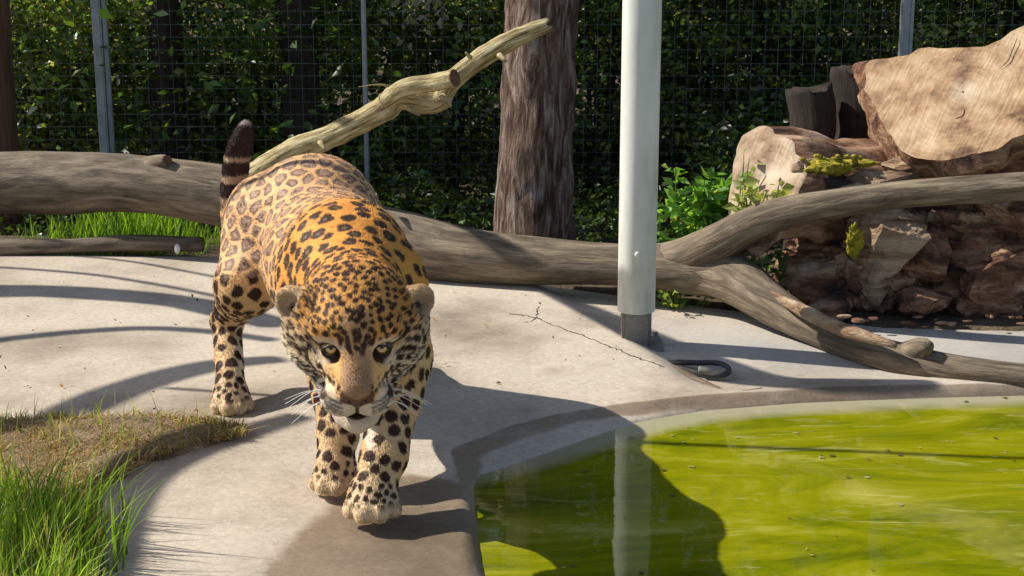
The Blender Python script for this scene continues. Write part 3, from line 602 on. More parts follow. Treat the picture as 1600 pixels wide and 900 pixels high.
# ============================================================ VEGETATION behind
def leafcols(n, base, var=.45, yel_lit=.12):
    c = np.tile(base, (n, 1))*np.exp(rng.normal(size=(n, 1))*var)
    y_ = rng.random(n) < yel_lit; c[y_] = c[y_]*[2.4, 1.9, 1.4]; y_ = rng.random(n) < .02; c[y_] = c[y_]*4; return np.clip(c, .004, .5)  # yellow and extra-bright leaves paint sunlit flecks into the foliage
SHR = [  # u, Y, height, tone, width
    (-60, 9.0, 1.9, 1.2, .75), (90, 8.85, 2.1, 1.35, .7), (250, 8.95, 2.0, 1.1, .75), (400, 9.1, 2.2, .9, .7), (540, 8.9, 2.0, 1.0, .7), (690, 9.0, 2.1, .8, .75),
    (930, 8.95, 2.2, .6, .75), (1090, 9.05, 2.2, .42, .75), (1240, 8.95, 2.2, .45, .75), (1390, 9.1, 2.3, .55, .75), (1530, 9.2, 2.2, .95, .7), (1680, 9.0, 2.2, .9, .75), (800, 9.3, 2.2, .6, .7)]
desc = ['leftmost leafy shrub behind the wire fence, beyond the red brown trunk', 'bright leafy shrub behind the first fence post from the left', 'leafy shrub behind the fence just right of the first post', 'dark leafy shrub behind the fence above the raised tail', 'leafy shrub behind the thin fence post', 'leafy shrub behind the fence left of the thick trunk', 'dark leafy shrub between the thick trunk and the white post', 'very dark shrub just right of the white post', 'very dark shrub behind the dark stumps', 'dark shrub behind the right fence post', 'sunlit leafy shrub above the big sawn log', 'rightmost leafy shrub behind the log pile', 'dark leafy shrub hidden mostly behind the thick trunk']
for (u, Y, h, tone, w), ds in zip(SHR, desc):
    if u < 720: h = h*.72
    cx = P(u, 200, Y).x; r0 = empty('shrub', (cx, Y, -.35), ds, 'shrub', 'shrubs behind the fence')
    n = 11000; nc = 62; cc = np.stack([rng.normal(size=nc)*w*.55, rng.uniform(-.38, .38, nc), rng.uniform(0, h, nc)], 1)
    k = rng.integers(0, nc, n); p = cc[k]+rng.normal(size=(n, 3))*[.10, .08, .085]; p[:, 1] = np.maximum(p[:, 1], YF+.09-Y)
    br = np.exp(rng.normal(size=nc)*.7)[k][:, None]
    cols = leafcols(n, np.array([.12, .20, .04])*tone, .45, .16)*br
    leaves('foliage', p, rng.uniform(.022, .07, n)*rng.uniform(.7, 1.1, n), np.clip(cols, 0, .4), M['leaf'], r0)
    for s in range(5):
        a = rng.uniform(-.25, .25); tube('stem', [(a*.3, 0, -.1), (a*.7, rng.uniform(-.15, .1), h*.4), (a*1.6, rng.uniform(-.2, .1), h*.95)], [.016, .012, .004], M['darkbark'], r0, 6, 5)
TR = [(-500, 11.2, 1.5), (-150, 10.6, 1.2), (120, 11.4, 1.3), (256, 8.62, .95), (476, 8.58, 1.05), (640, 11.3, 1.1), (860, 10.6, 1.), (1060, 11.4, 1.1), (1230, 10.5, 1.2), (1430, 11.2, 1.), (1590, 10.4, 1.), (1750, 11.3, 1.2), (2100, 11, 1.3)]
WT = ['beyond the far left end of the wire fence', 'beyond the shrubs left of the red brown trunk', 'behind the first fence post from the left', 'behind the shrubs between first post and raised tail', 'behind the shrubs above the jaguar rump', 'behind the thin fence post', 'behind the thick trunk by the log', 'behind the very dark shrub right of the white post', 'behind the dark stumps', 'behind the right fence post', 'above the big sawn log', 'just past the right edge of the big sawn log', 'at the far right end of the fence']
for i, (u, Y, w) in enumerate(TR):
    cx = P(u, 100, Y).x; r0 = empty('tree', (cx, Y, -.35), 'slim shaded woodland tree '+WT[i], 'tree', 'woodland trees beyond the fence')
    tube('trunk', [(0, 0, -.1), (.05*math.sin(i), 0, 1.5), (.1*math.cos(i), .05, 3.2), (.0, 0, 5.2)], [.11*w, .09*w, .07, .03], M['darkbark'], r0, 12, 8, .1, 5, .1)
    n = 2400 if u < 760 else 8000; nc = 150; cc = np.stack([rng.normal(size=nc)*.75*w, rng.normal(size=nc)*.5, rng.uniform(.5, 5.6, nc)], 1); k = rng.integers(0, nc, n)
    p = cc[k]+rng.normal(size=(n, 3))*.14
    leaves('crown', p, rng.uniform(.05, .10, n), leafcols(n, np.array([.035, .075, .016]), .4, .06), M['leaf'], r0)
n = 60000; p = np.stack([rng.uniform(-9, 10, n), rng.uniform(12, 13.5, n), rng.uniform(-.3, 7.5, n)], 1)
p += (np.stack([vn(p, .8), vn(p, .8, 9), vn(p, .8, 20)], 1))*.5
o = leaves('far_woodland', p, rng.uniform(.10, .2, n), leafcols(n, np.array([.03, .06, .014]), .5, .06), M['leaf'])
tag(o, 'dense dark green woodland far behind the fence', 'woodland', kind='stuff')

# ground ivy / low leaves behind the log
n = 7000; x = rng.uniform(-2.8, .9, n); y = rng.uniform(6.75, 8.1, n); p = np.stack([x, y, -.3+.12*rng.random(n)+np.abs(vn(np.stack([x, y, x], 1), 2))*.22+(y-6.8)*.12], 1)
o = leaves('ground_cover', p, rng.uniform(.025, .06, n), leafcols(n, np.array([.035, .065, .015]), .5, .06), M['leaf']); tag(o, 'low dark ivy and leaves between log and fence', 'ground cover', kind='stuff')
n = 5000; x = rng.uniform(.9, 3., n); y = rng.uniform(6.5, 8.1, n); p = np.stack([x, y, rng.uniform(-.1, .5, n)*((y-6)/2)], 1)
o = leaves('ground_cover', p, rng.uniform(.03, .06, n), leafcols(n, np.array([.025, .045, .012]), .5, .04), M['leaf']); tag(o, 'low dark leaves between log pile and fence', 'ground cover', kind='stuff')

def leafy(name, u0, u1, v0, v1, Y, n, size, tone, lab, stems=8, zb=-.08):
    c = P((u0+u1)/2, v1, Y); r0 = empty(name, (c.x, Y, zb), lab, 'plant')
    ps = []; 
    for s in range(stems):
        u = rng.uniform(u0, u1); tp = P(u+rng.uniform(-15, 15), rng.uniform(v0, v0+(v1-v0)*.5), Y+rng.uniform(-.1, .12)); ba = Vector((P(u, v1, Y).x*.8+c.x*.2, Y, zb))
        q = catmull([tuple(ba-c.xyz+Vector((0, 0, c.z-zb))), tuple(((ba+tp)/2+Vector((rng.uniform(-.03, .03), 0, 0)))-Vector((c.x, Y, zb))), tuple(tp-Vector((c.x, Y, zb)))], 8)
        tube('stem', [tuple(ba-Vector((c.x, Y, zb))), tuple((ba+tp)/2-Vector((c.x, Y, zb))), tuple(tp-Vector((c.x, Y, zb)))], [.004, .003, .002], M['stemg'], r0, 5, 4)
        a, b_, e = np.array(ba-Vector((c.x, Y, zb))), np.array((ba+tp)/2-Vector((c.x, Y, zb))), np.array(tp-Vector((c.x, Y, zb)))
        t_ = rng.random(n//stems)**.6; ps.append(a+(e-a)*t_[:, None]+rng.normal(size=(len(t_), 3))*.012)
    p = np.concatenate(ps); k = len(p)
    d = rng.normal(size=(k, 3)); d[:, 2] = np.abs(d[:, 2])*.2+.05
    leaves('foliage', p, rng.uniform(.6, 1.3, k)*size, leafcols(k, np.array(tone), .3, .1), M['grass'], r0, aspect=.6, stiff=d)
m, t, b, ns, L = newmat('green_stem'); b.inputs['Base Color'].default_value = (.09, .16, .03, 1); M['stemg'] = m
leafy('leafy_plant', 1030, 1145, 262, 375, 5.95, 1000, .052, (.17, .38, .06), 'bright green leafy plant between the white post and the log pile', 16)
leafy('leafy_plant', 1030, 1105, 448, 470, 5.72, 120, .03, (.2, .30, .06), 'low yellowish green plant on the slab edge under the fallen log', 10, -.05)
leafy('leafy_plant', 1182, 1235, 372, 450, 5.62, 70, .05, (.05, .12, .03), 'dark green plant in the fork under the fallen log', 6)
leafy('leafy_plant', 1160, 1235, 285, 330, 5.62, 60, .05, (.30, .36, .10), 'pale green creeper over the split log face', 6, .3)
leafy('leafy_plant', 1140, 1165, 225, 300, 5.7, 30, .045, (.25, .36, .12), 'pale leaves climbing the left side of the split log', 3, .2)

# grass strip behind the small log
n = 900; u = np.r_[rng.uniform(30, 345, 500), rng.normal(215, 45, 400)]; base = np.array([[P(a, 390, 6.8).x, 6.75+rng.uniform(-.15, .3), -.12] for a in u])
h = rng.uniform(.14, .34, n)*(.6+.4*np.exp(-((u-200)/90)**2)); lean = np.stack([rng.normal(size=n)*.22, rng.normal(size=n)*.15, np.zeros(n)], 1)
o = blades('grass', base, h, rng.uniform(.006, .012, n), lean, np.clip(np.array([.16, .30, .03])*np.exp(rng.normal(size=(n, 1))*.3), 0, .6), M['grass']); tag(o, 'bright green grass growing under the fallen log at left', 'grass', kind='stuff')

# foreground green grass, bottom left
n = 4300; uu = rng.uniform(-160, 165, n)-rng.random(n)**2*60; vv = 815+(rng.random(n))*240-np.clip(90-uu, 0, 260)*.35*rng.random(n)
g = np.array([tuple(G(a, b_)) for a, b_ in zip(uu, vv)]); g[:, 2] = -.0
h = rng.uniform(.07, .21, n)*(1-.4*sstep(60, 165, uu)); lean = np.stack([rng.normal(size=n)*.25+.10, rng.normal(size=n)*.2, np.zeros(n)], 1)
cb = np.array([.20, .33, .04])*np.exp(rng.normal(size=(n, 1))*.35); q = rng.random(n) < .16; cb[q] = [.42, .36, .16]
o = blades('grass', g, h, rng.uniform(.004, .0085, n), lean, np.clip(cb, 0, .7), M['grass'], None, 4); tag(o, 'tall bright green grass in the bottom left corner', 'grass', kind='stuff')
n = 90; uu = rng.uniform(60, 200, n); vv = rng.uniform(800, 905, n); g = np.array([tuple(G(a, b_)) for a, b_ in zip(uu, vv)])
lean = np.stack([rng.uniform(-.1, .7, n), rng.normal(size=n)*.2, np.zeros(n)], 1)
o = blades('grass', g, rng.uniform(.12, .26, n), rng.uniform(.004, .008, n), lean, np.clip(np.array([.17, .30, .04])*np.exp(rng.normal(size=(n, 1))*.3), 0, .7), M['grass'], None, 5); tag(o, 'sparse long green blades leaning over the concrete edge, bottom left', 'grass', kind='stuff')
# dry grass on the bed
def in_bed(n, inset):
    out = []
    while sum(map(len, out)) < n:
        q = rng.uniform([BED[:, 0].min(), BED[:, 1].min()], BED.max(0), (n*2, 2)); out.append(q[sdist(q, BED) < inset*(1+.0*q[:, 0])])
    return np.concatenate(out)[:n]
n = 34000; q = in_bed(n, -.004); q = q[q[:, 0] > -1.75]; n = len(q); base = np.c_[q, np.full(n, .012)]
h = rng.uniform(.012, .042, n); lean = np.stack([rng.normal(size=n)*.8, rng.normal(size=n)*.8, np.zeros(n)], 1)
nz = vn(np.c_[q, q[:, 0]], 6); mixg = (rng.random(n) < .25+.3*nz)
cb = np.where(mixg[:, None], [.27, .26, .08], [.46, .33, .16])*np.exp(rng.normal(size=(n, 1))*.35); red = rng.random(n) < .15; cb[red] = [.30, .14, .07]
o = blades('dry_grass', base, h, rng.uniform(.0025, .0055, n), lean, np.clip(cb, 0, .7), M['dry'], None, 3, 1.2); tag(o, 'dry brown matted grass on the planting bed left of the front paws', 'grass', kind='stuff')
n = 260; q = in_bed(n*3, -.01); dd = sdist(q, BED); q = q[(q[:, 0] > -1.75) & (q[:, 1] > 4.05)][:n]; n = len(q)
o = blades('seedling_grass', np.c_[q, np.full(n, .01)], rng.uniform(.05, .13, n), rng.uniform(.0015, .003, n), np.stack([rng.normal(size=n)*.3, rng.normal(size=n)*.2, np.zeros(n)], 1), np.clip(np.array([.24, .34, .06])*np.exp(rng.normal(size=(n, 1))*.3), 0, .6), M['grass']); tag(o, 'sparse thin green blades along the back of the planting bed', 'grass', kind='stuff')
# dead leaves / crumbs on paving
n = 150; q = np.c_[rng.uniform(-1.9, .5, n), rng.uniform(3.4, 6.3, n)]; z, dS, dR = ground_z(q[:, 0], q[:, 1]); ok = dR > .05; q, z = q[ok], z[ok]
o = leaves('leaf_litter', np.c_[q, z+.004], rng.uniform(.006, .02, len(q)), leafcols(len(q), np.array([.25, .16, .08]), .5, .1), M['dry'], None); tag(o, 'scattered tiny dead leaves and crumbs on the concrete', 'leaf litter', kind='stuff')

# ============================================================ bare tree added outside the frame, limbs shaped to shade the paving
root = empty('shadow_tree', (-5.8, 6.4, -.3), 'unseen bare tree added left of the paving, its arching limbs shaped to cast shadows', 'tree')
part(tube('trunk', [(-5.8, 6.4, -.5), (-5.8, 6.4, 1), (-5.75, 6.35, 2.2), (-5.7, 6.3, 3.2)], [.22, .17, .14, .09], M['bark'], None, 18, 8, .1, 4, .1), root)
def caster(pts, wpx, hgt, z0=0., ext=True):
    """unseen limb added so that its shadow falls along the given ground points"""
    g = [G(u, v, z0) for u, v in pts]; ps = [p+S*((hgt-z0)/S.z) for p in g]
    rs = [w for w in wpx]
    if ext: ps = [Vector((-5.75, 6.35, 2.1)), ps[0]*.5+Vector((-5.75, 6.35, 2.1))*.5+Vector((0, 0, .1))]+ps; rs = [rs[0]*1.5, rs[0]*1.2]+rs
    part(tube('limb', ps, rs, M['log'], None, 12, 8, .05, 4), root)
caster([(-400, 405), (-100, 396), (100, 401), (220, 412), (340, 433), (420, 450)], [.012]*6, 2.0)
caster([(-400, 412), (-100, 415), (100, 426), (220, 440), (340, 462), (420, 480)], [.015]*6, 2.1)
caster([(-400, 460), (-100, 456), (60, 455), (180, 460), (280, 470), (350, 485), (430, 505)], [.09, .09, .085, .08, .075, .07, .06], 2.0)
caster([(-500, 580), (-100, 545), (0, 530), (120, 518), (230, 513), (330, 518), (420, 530)], [.03]*7, 2.3)
caster([(-600, 790), (-200, 730), (60, 672), (120, 645), (180, 617), (260, 590), (350, 570), (430, 562)], [.05, .05, .06, .06, .06, .055, .05, .04], 2.4)
caster([(-500, 1150), (0, 1020), (150, 900), (175, 840), (195, 790), (235, 742), (310, 703), (400, 672), (470, 650)], [.055, .055, .055, .055, .052, .05, .046, .04, .03], 2.1)
caster([(-300, 398), (300, 398), (700, 425), (820, 450), (900, 478), (985, 517), (1070, 553), (1200, 590), (1320, 597), (1440, 598)], [.03, .03, .02, .02, .045, .06, .075, .085, .075, .05], 1.95, -.03)
caster([(300, 640), (700, 668), (870, 682), (1000, 691), (1350, 706), (1600, 716), (1800, 720)], [.012]*7, 1.9, ZW, False)

# ============================================================ JAGUAR
HV = .0046                                             # voxel size
class Field:
    def __init__(s, lo, hi, h):
        s.lo = np.array(lo, float); s.h = h; s.n = np.ceil((np.array(hi)-s.lo)/h).astype(int)+1
        s.F = np.full(s.n, .5, np.float32)
    def block(s, lo, hi):
        a = np.clip(np.floor((lo-s.lo)/s.h).astype(int), 0, s.n-1); b = np.clip(np.ceil((hi-s.lo)/s.h).astype(int)+1, 1, s.n)
        ax = [s.lo[k]+s.h*np.arange(a[k], b[k]) for k in range(3)]
        return tuple(slice(a[k], b[k]) for k in range(3)), np.stack(np.meshgrid(*ax, indexing='ij'), -1)
    def add(s, pr, k=.03):
        lo, hi = pr.bounds(); sl_, p = s.block(lo-k-2*s.h, hi+k+2*s.h); d = pr(p).astype(np.float32); f = s.F[sl_]
        hh = np.clip(.5+.5*(d-f)/k, 0, 1); s.F[sl_] = d*(1-hh)+f*hh-k*hh*(1-hh)
    def sub(s, pr, k=.008):
        lo, hi = pr.bounds(); sl_, p = s.block(lo-k-2*s.h, hi+k+2*s.h); d = -pr(p).astype(np.float32); f = s.F[sl_]
        hh = np.clip(.5-.5*(d-f)/k, 0, 1); s.F[sl_] = d*(1-hh)*0+(d*hh*0)+(np.maximum(d, f)+np.where(np.abs(d-f) < k, (k-np.abs(d-f))**2/(4*k), 0))
class Cone:                                            # round cone a->b
    def __init__(s, a, b, ra, rb): s.a, s.b, s.ra, s.rb = np.array(a, float), np.array(b, float), ra, rb
    def bounds(s): r = max(s.ra, s.rb); return np.minimum(s.a, s.b)-r, np.maximum(s.a, s.b)+r
    def __call__(s, p):
        e = s.b-s.a; t = np.clip(((p-s.a)@e)/(e@e), 0, 1); return np.linalg.norm(p-s.a-t[..., None]*e, axis=-1)-(s.ra+(s.rb-s.ra)*t)
class Ell:
    def __init__(s, c, r, M_=None): s.c, s.r = np.array(c, float), np.array(r, float); s.M = np.eye(3) if M_ is None else M_
    def bounds(s): e = np.sqrt(((s.M*s.r)**2).sum(1)); return s.c-e, s.c+e
    def __call__(s, p):
        q = (p-s.c)@s.M; k0 = np.linalg.norm(q/s.r, axis=-1); k1 = np.linalg.norm(q/s.r**2, axis=-1)+1e-9; return k0*(k0-1)/k1
def frame(fwd, up=(0, 0, 1), roll=0.):                 # columns: right(image), forward, up
    f = np.array(fwd, float); f /= np.linalg.norm(f); u = np.array(up, float); r_ = np.cross(u, f); r_ /= np.linalg.norm(r_); u = np.cross(f, r_)
    c_, s_ = math.cos(roll), math.sin(roll); r2 = r_*c_+u*s_; u2 = u*c_-r_*s_
    return np.stack([r2, f, u2], 1)
HD = np.array([.20, -.98, 0]); HD /= np.linalg.norm(HD)
BF = frame(HD)                                         # body frame: col0 = image right
def B(x, yb, z): return np.array([-.40, 3.95, 0])+BF[:, 0]*x-HD*yb+np.array([0, 0, z])   # x right, yb back from the shoulders
# ---- head frame
HS = 1.14
HC = np.array([-.350, 3.50, .538])
hp = R(27); hdir = np.array([.10, -.995, 0])*math.cos(hp)+np.array([0, 0, -math.sin(hp)])
HF = frame(hdir, roll=R(-1)); 
if HF[0, 0] < 0: HF[:, 0] *= -1
if BF[0, 0] < 0: BF[:, 0] *= -1
def Hh(x, y, z): return HC+HF@(np.array([x, y, z])*HS)
f = Field((-1.05, 3.1, -.02), (-.08, 5.12, .9), HV)
K = .05
TAGS = []
def A(pr, k=.03, tag_='body'): f.add(pr, k); TAGS.append((tag_, pr))
# trunk
A(Ell(B(-.03, .66, .535), (.182, .20, .185), BF), .05)
A(Ell(B(-.075, .70, .50), (.14, .17, .17), BF), .08)
A(Ell(B(-.02, .36, .475), (.188, .34, .195), BF), .08)
A(Ell(B(-.015, .06, .470), (.150, .28, .205), BF), .08)
A(Ell(B(.06, -.03, .560), (.055, .13, .11), BF), .07)
A(Ell(B(-.085, -.01, .565), (.065, .13, .115), BF), .07)
A(Ell(B(-.01, .05, .60), (.075, .25, .085), BF), .08)
A(Cone(B(-.01, 0, .55), HC+np.array([0, .03, .0]), .13, .112), .08)
A(Ell(B(.01, -.16, .38), (.125, .12, .135), BF), .06)
A(Cone(B(.01, -.20, .46), HC+np.array([0, .0, -.03]), .12, .09), .05)
# front leg, image right (planted in front, near the middle)
FR = [np.array(v) for v in [(-.300, 3.86, .52), (-.282, 3.90, .33), (-.312, 3.735, .125), (-.332, 3.69, .075)]]
A(Cone(FR[0], FR[1], .092, .074), .06, 'leg'); A(Cone(FR[1], FR[2], .078, .052), .03, 'leg'); A(Cone(FR[2], FR[3], .052, .05), .03, 'leg')
A(Ell(FR[1]*.6+FR[2]*.4+np.array([0, .0, .02]), (.066, .062, .10), BF), .03, 'leg')
# front leg, image left (behind)
FL = [np.array(v) for v in [(-.485, 3.95, .50), (-.480, 4.04, .32), (-.440, 3.89, .13), (-.445, 3.85, .075)]]
A(Cone(FL[0], FL[1], .095, .070), .06, 'leg'); A(Cone(FL[1], FL[2], .068, .046), .03, 'leg'); A(Cone(FL[2], FL[3], .046, .045), .03, 'leg')
# hind leg, image left
RL = [np.array(v) for v in [(-.715, 4.66, .52), (-.755, 4.47, .37), (-.850, 4.66, .215), (-.815, 4.48, .07)]]
A(Ell((-.745, 4.62, .46), (.085, .15, .17), BF), .07, 'leg')
A(Cone(RL[0], RL[1], .11, .078), .07, 'leg'); A(Cone(RL[1], RL[2], .076, .045), .06, 'leg'); A(Cone(RL[2], RL[3], .043, .040), .025, 'leg')
# hind leg, image right
RR = [np.array(v) for v in [(-.56, 4.62, .50), (-.50, 4.52, .34), (-.52, 4.90, .20), (-.50, 4.80, .06)]]
A(Cone(RR[0], RR[1], .12, .09), .06, 'leg'); A(Cone(RR[1], RR[2], .085, .042), .05, 'leg'); A(Cone(RR[2], RR[3], .041, .038), .025, 'leg')
# paws: pad body, four toes, heel
def paw(c, yaw, s=1., up=0.):
    fd = np.array([math.sin(yaw), -math.cos(yaw), 0]); Fm = frame(fd); 
    if Fm[0, 0] < 0: Fm[:, 0] *= -1
    q = lambda x, y, z: np.array(c)+Fm@(np.array([x, y, z])*s)
    A(Ell(q(0, -.01, .042), np.array((.050, .058, .036))*s, Fm), .03, 'paw')
    for i, (x, y, r_) in enumerate([(-.043, .022, .0205), (-.0155, .046, .023), (.0155, .046, .023), (.043, .022, .0205)]):
        A(Cone(q(x*.75, y-.03, .046), q(x, y, .022), r_*s*.88, r_*s), .010, 'paw')
    return q
pq = [paw((-.336, 3.665, 0), R(2), 1.12), paw((-.444, 3.835, 0), R(-10), 1.0), paw((-.808, 4.45, 0), R(14), .98), paw((-.495, 4.76, 0), R(5), .95)]
# tail
tl = catmull([(-.70, 4.78, .59, .05), (-.79, 4.82, .50, .043), (-.832, 4.83, .47, .039), (-.842, 4.84, .54, .034), (-.838, 4.84, .62, .031), (-.820, 4.83, .70, .029), (-.798, 4.83, .768, .016)], 4)
for a_, b_ in zip(tl[:-1], tl[1:]): A(Cone(a_[:3], b_[:3], a_[3], b_[3]), .02, 'tail')
# ---- head
he = lambda c, r_, k=.02, M_=None: A(Ell(Hh(*c), np.array(r_)*HS, HF if M_ is None else M_), k, 'head')
hc = lambda a_, b_, ra, rb, k=.02: A(Cone(Hh(*a_), Hh(*b_), ra*HS, rb*HS), k, 'head')
he((0, -.015, .005), (.100, .115, .092), .04)
he((0, .055, .030), (.072, .06, .055), .03)
for s in (-1, 1):
    he((s*.070, .015, -.035), (.058, .070, .070), .04)
    he((s*.092, -.01, -.035), (.046, .055, .085), .03)
    he((s*.050, .070, .040), (.034, .026, .020), .02)         # brow
    he((s*.060, .078, -.025), (.030, .032, .022), .02)        # cheek bone
    hc((s*.012, .10, .0), (s*.015, .168, -.030), .025, .024, .03); he((s*.038, .105, -.030), (.028, .040, .030), .03)   # bridge
    he((s*.032, .154, -.062), (.038, .038, .031), .014)       # whisker pad
    he((s*.026, .150, -.079), (.034, .036, .019), .010)
    hc((s*.055, .03, -.090), (s*.022, .138, -.132), .038, .022, .02)  # jaw
hc((0, .06, .022), (0, .172, -.026), .034, .025, .025)
he((0, .178, -.030), (.029, .020, .018), .010)                # nose tip
he((0, .150, -.128), (.030, .033, .024), .015)                # chin
for s in (-1, 1):                                             # eye sockets, mouth
    f.sub(Ell(Hh(s*.0485, .116, .012), np.array((.0198, .021, .0165))*HS, HF), .006)
    f.sub(Cone(Hh(s*.003, .188, -.104), Hh(s*.052, .142, -.101), .0060*HS, .007*HS), .004)
    f.sub(Ell(Hh(s*.013, .197, -.034), np.array((.0055, .007, .0045))*HS, HF), .003)
f.sub(Cone(Hh(0, .198, -.048), Hh(0, .185, -.082), .0025*HS, .0035*HS), .005)
EY = []
# ears: rounded cups
for s in (-1, 1):
    ec = Hh(s*.120, -.020, .022); en = HF@np.array([s*.42, .86, .18]); EM = frame(en, HF@np.array([s*.55, 0, .84]))
    A(Ell(ec, np.array((.036, .024, .038))*HS, EM), .016, 'ear')
    f.sub(Ell(ec+EM[:, 1]*.019*HS+EM[:, 2]*.004, np.array((.0265, .020, .028))*HS, EM), .005)
    EY.append((ec, EM))

def surface_nets(F, lo, h):
    s = F < 0; n = np.array(F.shape)-1
    cs = [(a, b_, c) for a in (0, 1) for b_ in (0, 1) for c in (0, 1)]
    sl_ = lambda o_: tuple(slice(o_[k], o_[k]+n[k]) for k in range(3))
    cnt = np.zeros(n, np.int8)
    for c in cs: cnt += s[sl_(c)]
    cells = np.argwhere((cnt > 0) & (cnt < 8)); idx = -np.ones(n, np.int32); idx[tuple(cells.T)] = np.arange(len(cells))
    val = np.stack([F[tuple((cells+np.array(c)).T)] for c in cs], 1); pos = np.zeros((len(cells), 3)); w = np.zeros(len(cells))
    for i in range(8):
        for j in range(i+1, 8):
            d = np.array(cs[j])-np.array(cs[i])
            if np.abs(d).sum() != 1: continue
            a_, b_ = val[:, i], val[:, j]; m_ = (a_ < 0) != (b_ < 0); t = np.where(m_, a_/(a_-b_+1e-12), 0)
            pos += np.where(m_[:, None], np.array(cs[i])+t[:, None]*d, 0); w += m_
    V = lo+(cells+pos/w[:, None])*h; Q = []
    for ax in range(3):
        o1 = [0, 0, 0]; o1[ax] = 1; u_, v_ = [(1, 2), (2, 0), (0, 1)][ax]
        a_ = s[tuple(slice(0, None if k != ax else -1) for k in range(3))]; b_ = s[tuple(slice(o1[k], None) for k in range(3))]
        e = np.argwhere(a_ != b_); e = e[(e[:, u_] > 0) & (e[:, v_] > 0) & (e[:, u_] < n[u_]) & (e[:, v_] < n[v_])]
        fl_ = a_[tuple(e.T)]; eu = np.zeros(3, int); eu[u_] = 1; ev = np.zeros(3, int); ev[v_] = 1
        q = np.stack([idx[tuple(x_.T)] for x_ in (e-eu-ev, e-ev, e, e-eu)], 1); q[~fl_] = q[~fl_][:, ::-1]; Q.append(q)
    Q = np.concatenate(Q); return V, Q[(Q >= 0).all(1)]
JV, JQ = surface_nets(f.F, f.lo, HV)
# light smoothing of voxel steps
def lap(V, Q, it, lam=.5, mask=1.):
    E = np.concatenate([Q[:, [0, 1]], Q[:, [1, 2]], Q[:, [2, 3]], Q[:, [3, 0]]]); E = np.concatenate([E, E[:, ::-1]])
    dg = np.bincount(E[:, 0], minlength=len(V)).astype(float)
    for _ in range(it):
        S_ = np.stack([np.bincount(E[:, 0], V[E[:, 1], k], minlength=len(V)) for k in range(3)], 1)/np.maximum(dg, 1)[:, None]
        V = V+(S_-V)*lam*mask
    return V
JV = lap(JV, JQ, 2)
# skin ripples / muscle relief on trunk and neck (not on the face)
def grad_normals(V, Q):
    n = np.cross(V[Q[:, 2]]-V[Q[:, 0]], V[Q[:, 3]]-V[Q[:, 1]]); r_ = np.zeros_like(V)
    for k in range(4):
        for c in range(3): r_[:, c] += np.bincount(Q[:, k], n[:, c], minlength=len(V))
    return r_/np.maximum(np.linalg.norm(r_, axis=1), 1e-12)[:, None]
JN = grad_normals(JV, JQ)
def tagdist(P_):
    out = {}
    for t_, pr in TAGS:
        d = pr(P_); out[t_] = np.minimum(out[t_], d) if t_ in out else d
    return out
TD = tagdist(JV)
def wts(TD):
    w = {k: np.exp(-np.maximum(v, -.02)/.012) for k, v in TD.items()}; s_ = sum(w.values()); return {k: v/s_ for k, v in w.items()}
Wt = wts(TD)
rip = fbm(JV@BF*np.array([1, 2.2, 1]), 9, 3, 4.)*.006*(Wt['body']+.4*Wt['leg'])
JV = JV+JN*rip[:, None]; JN = grad_normals(JV, JQ)

# ---------------- coat pattern -------------------------------------------------
SKIN_HL = lambda p: (p-HC)@HF/HS                         # head-local coordinates
def body_local(p): q = (p-np.array([-.40, 3.95, 0])); return np.stack([q@BF[:, 0], -(q@HD), p[:, 2]], 1)
def near_seg(p, ch): 
    d = np.full(len(p), 9.); t = np.zeros(len(p))
    for i, (a_, b_) in enumerate(zip(ch[:-1], ch[1:])):
        e = b_-a_; tt = np.clip((p-a_)@e/(e@e), 0, 1); dd = np.linalg.norm(p-a_-tt[:, None]*e, axis=1); m_ = dd < d; d[m_] = dd[m_]; t[m_] = i+tt[m_]
    return d, t
# spot centres by dart throwing over the surface
def spacing(p, w):
    bl_ = body_local(p); hl = SKIN_HL(p)
    back = sstep(.10, .42, bl_[:, 1])                    # 0 at shoulders, 1 on the rump
    s_ = .048+.028*back*sstep(.35, .5, p[:, 2])
    s_ = np.where(w['leg'] > .5, np.where(p[:, 2] < .36, .033, .040), s_)
    s_ = np.where(w['paw'] > .4, .020, s_); s_ = np.where(w['tail'] > .5, .05, s_)
    hw = w['head']+w['ear']; fr_ = sstep(-.09, -.02, hl[:, 1]); s_ = np.where(hw > .45, .0265-.0115*fr_, s_)
    neck = sstep(.28, .12, np.linalg.norm(p-HC, axis=1)-.0); s_ = np.minimum(s_, .04-.016*neck)
    return s_
sp_all = spacing(JV, Wt); order = rng.permutation(len(JV)); cen = []; grid_ = {}
cell = .07
for i in order[:60000]:
    p = JV[i]; r_ = sp_all[i]; k = tuple((p//cell).astype(int)); ok = True
    for dx in (-1, 0, 1):
        for dy in (-1, 0, 1):
            for dz in (-1, 0, 1):
                for j in grid_.get((k[0]+dx, k[1]+dy, k[2]+dz), ()):
                    q = JV[j]
                    if (p[0]-q[0])**2+(p[1]-q[1])**2+(p[2]-q[2])**2 < (min(r_, sp_all[j])*1.0)**2: ok = False; break
                if not ok: break
            if not ok: break
        if not ok: break
    if ok: cen.append(i); grid_.setdefault(k, []).append(i)
cen = np.array(cen); CP = JV[cen]; CR = sp_all[cen]
kd = kdtree.KDTree(len(cen))
for i, p in enumerate(CP): kd.insert(p, i)
kd.balance()
crnd = rng.random(len(cen))

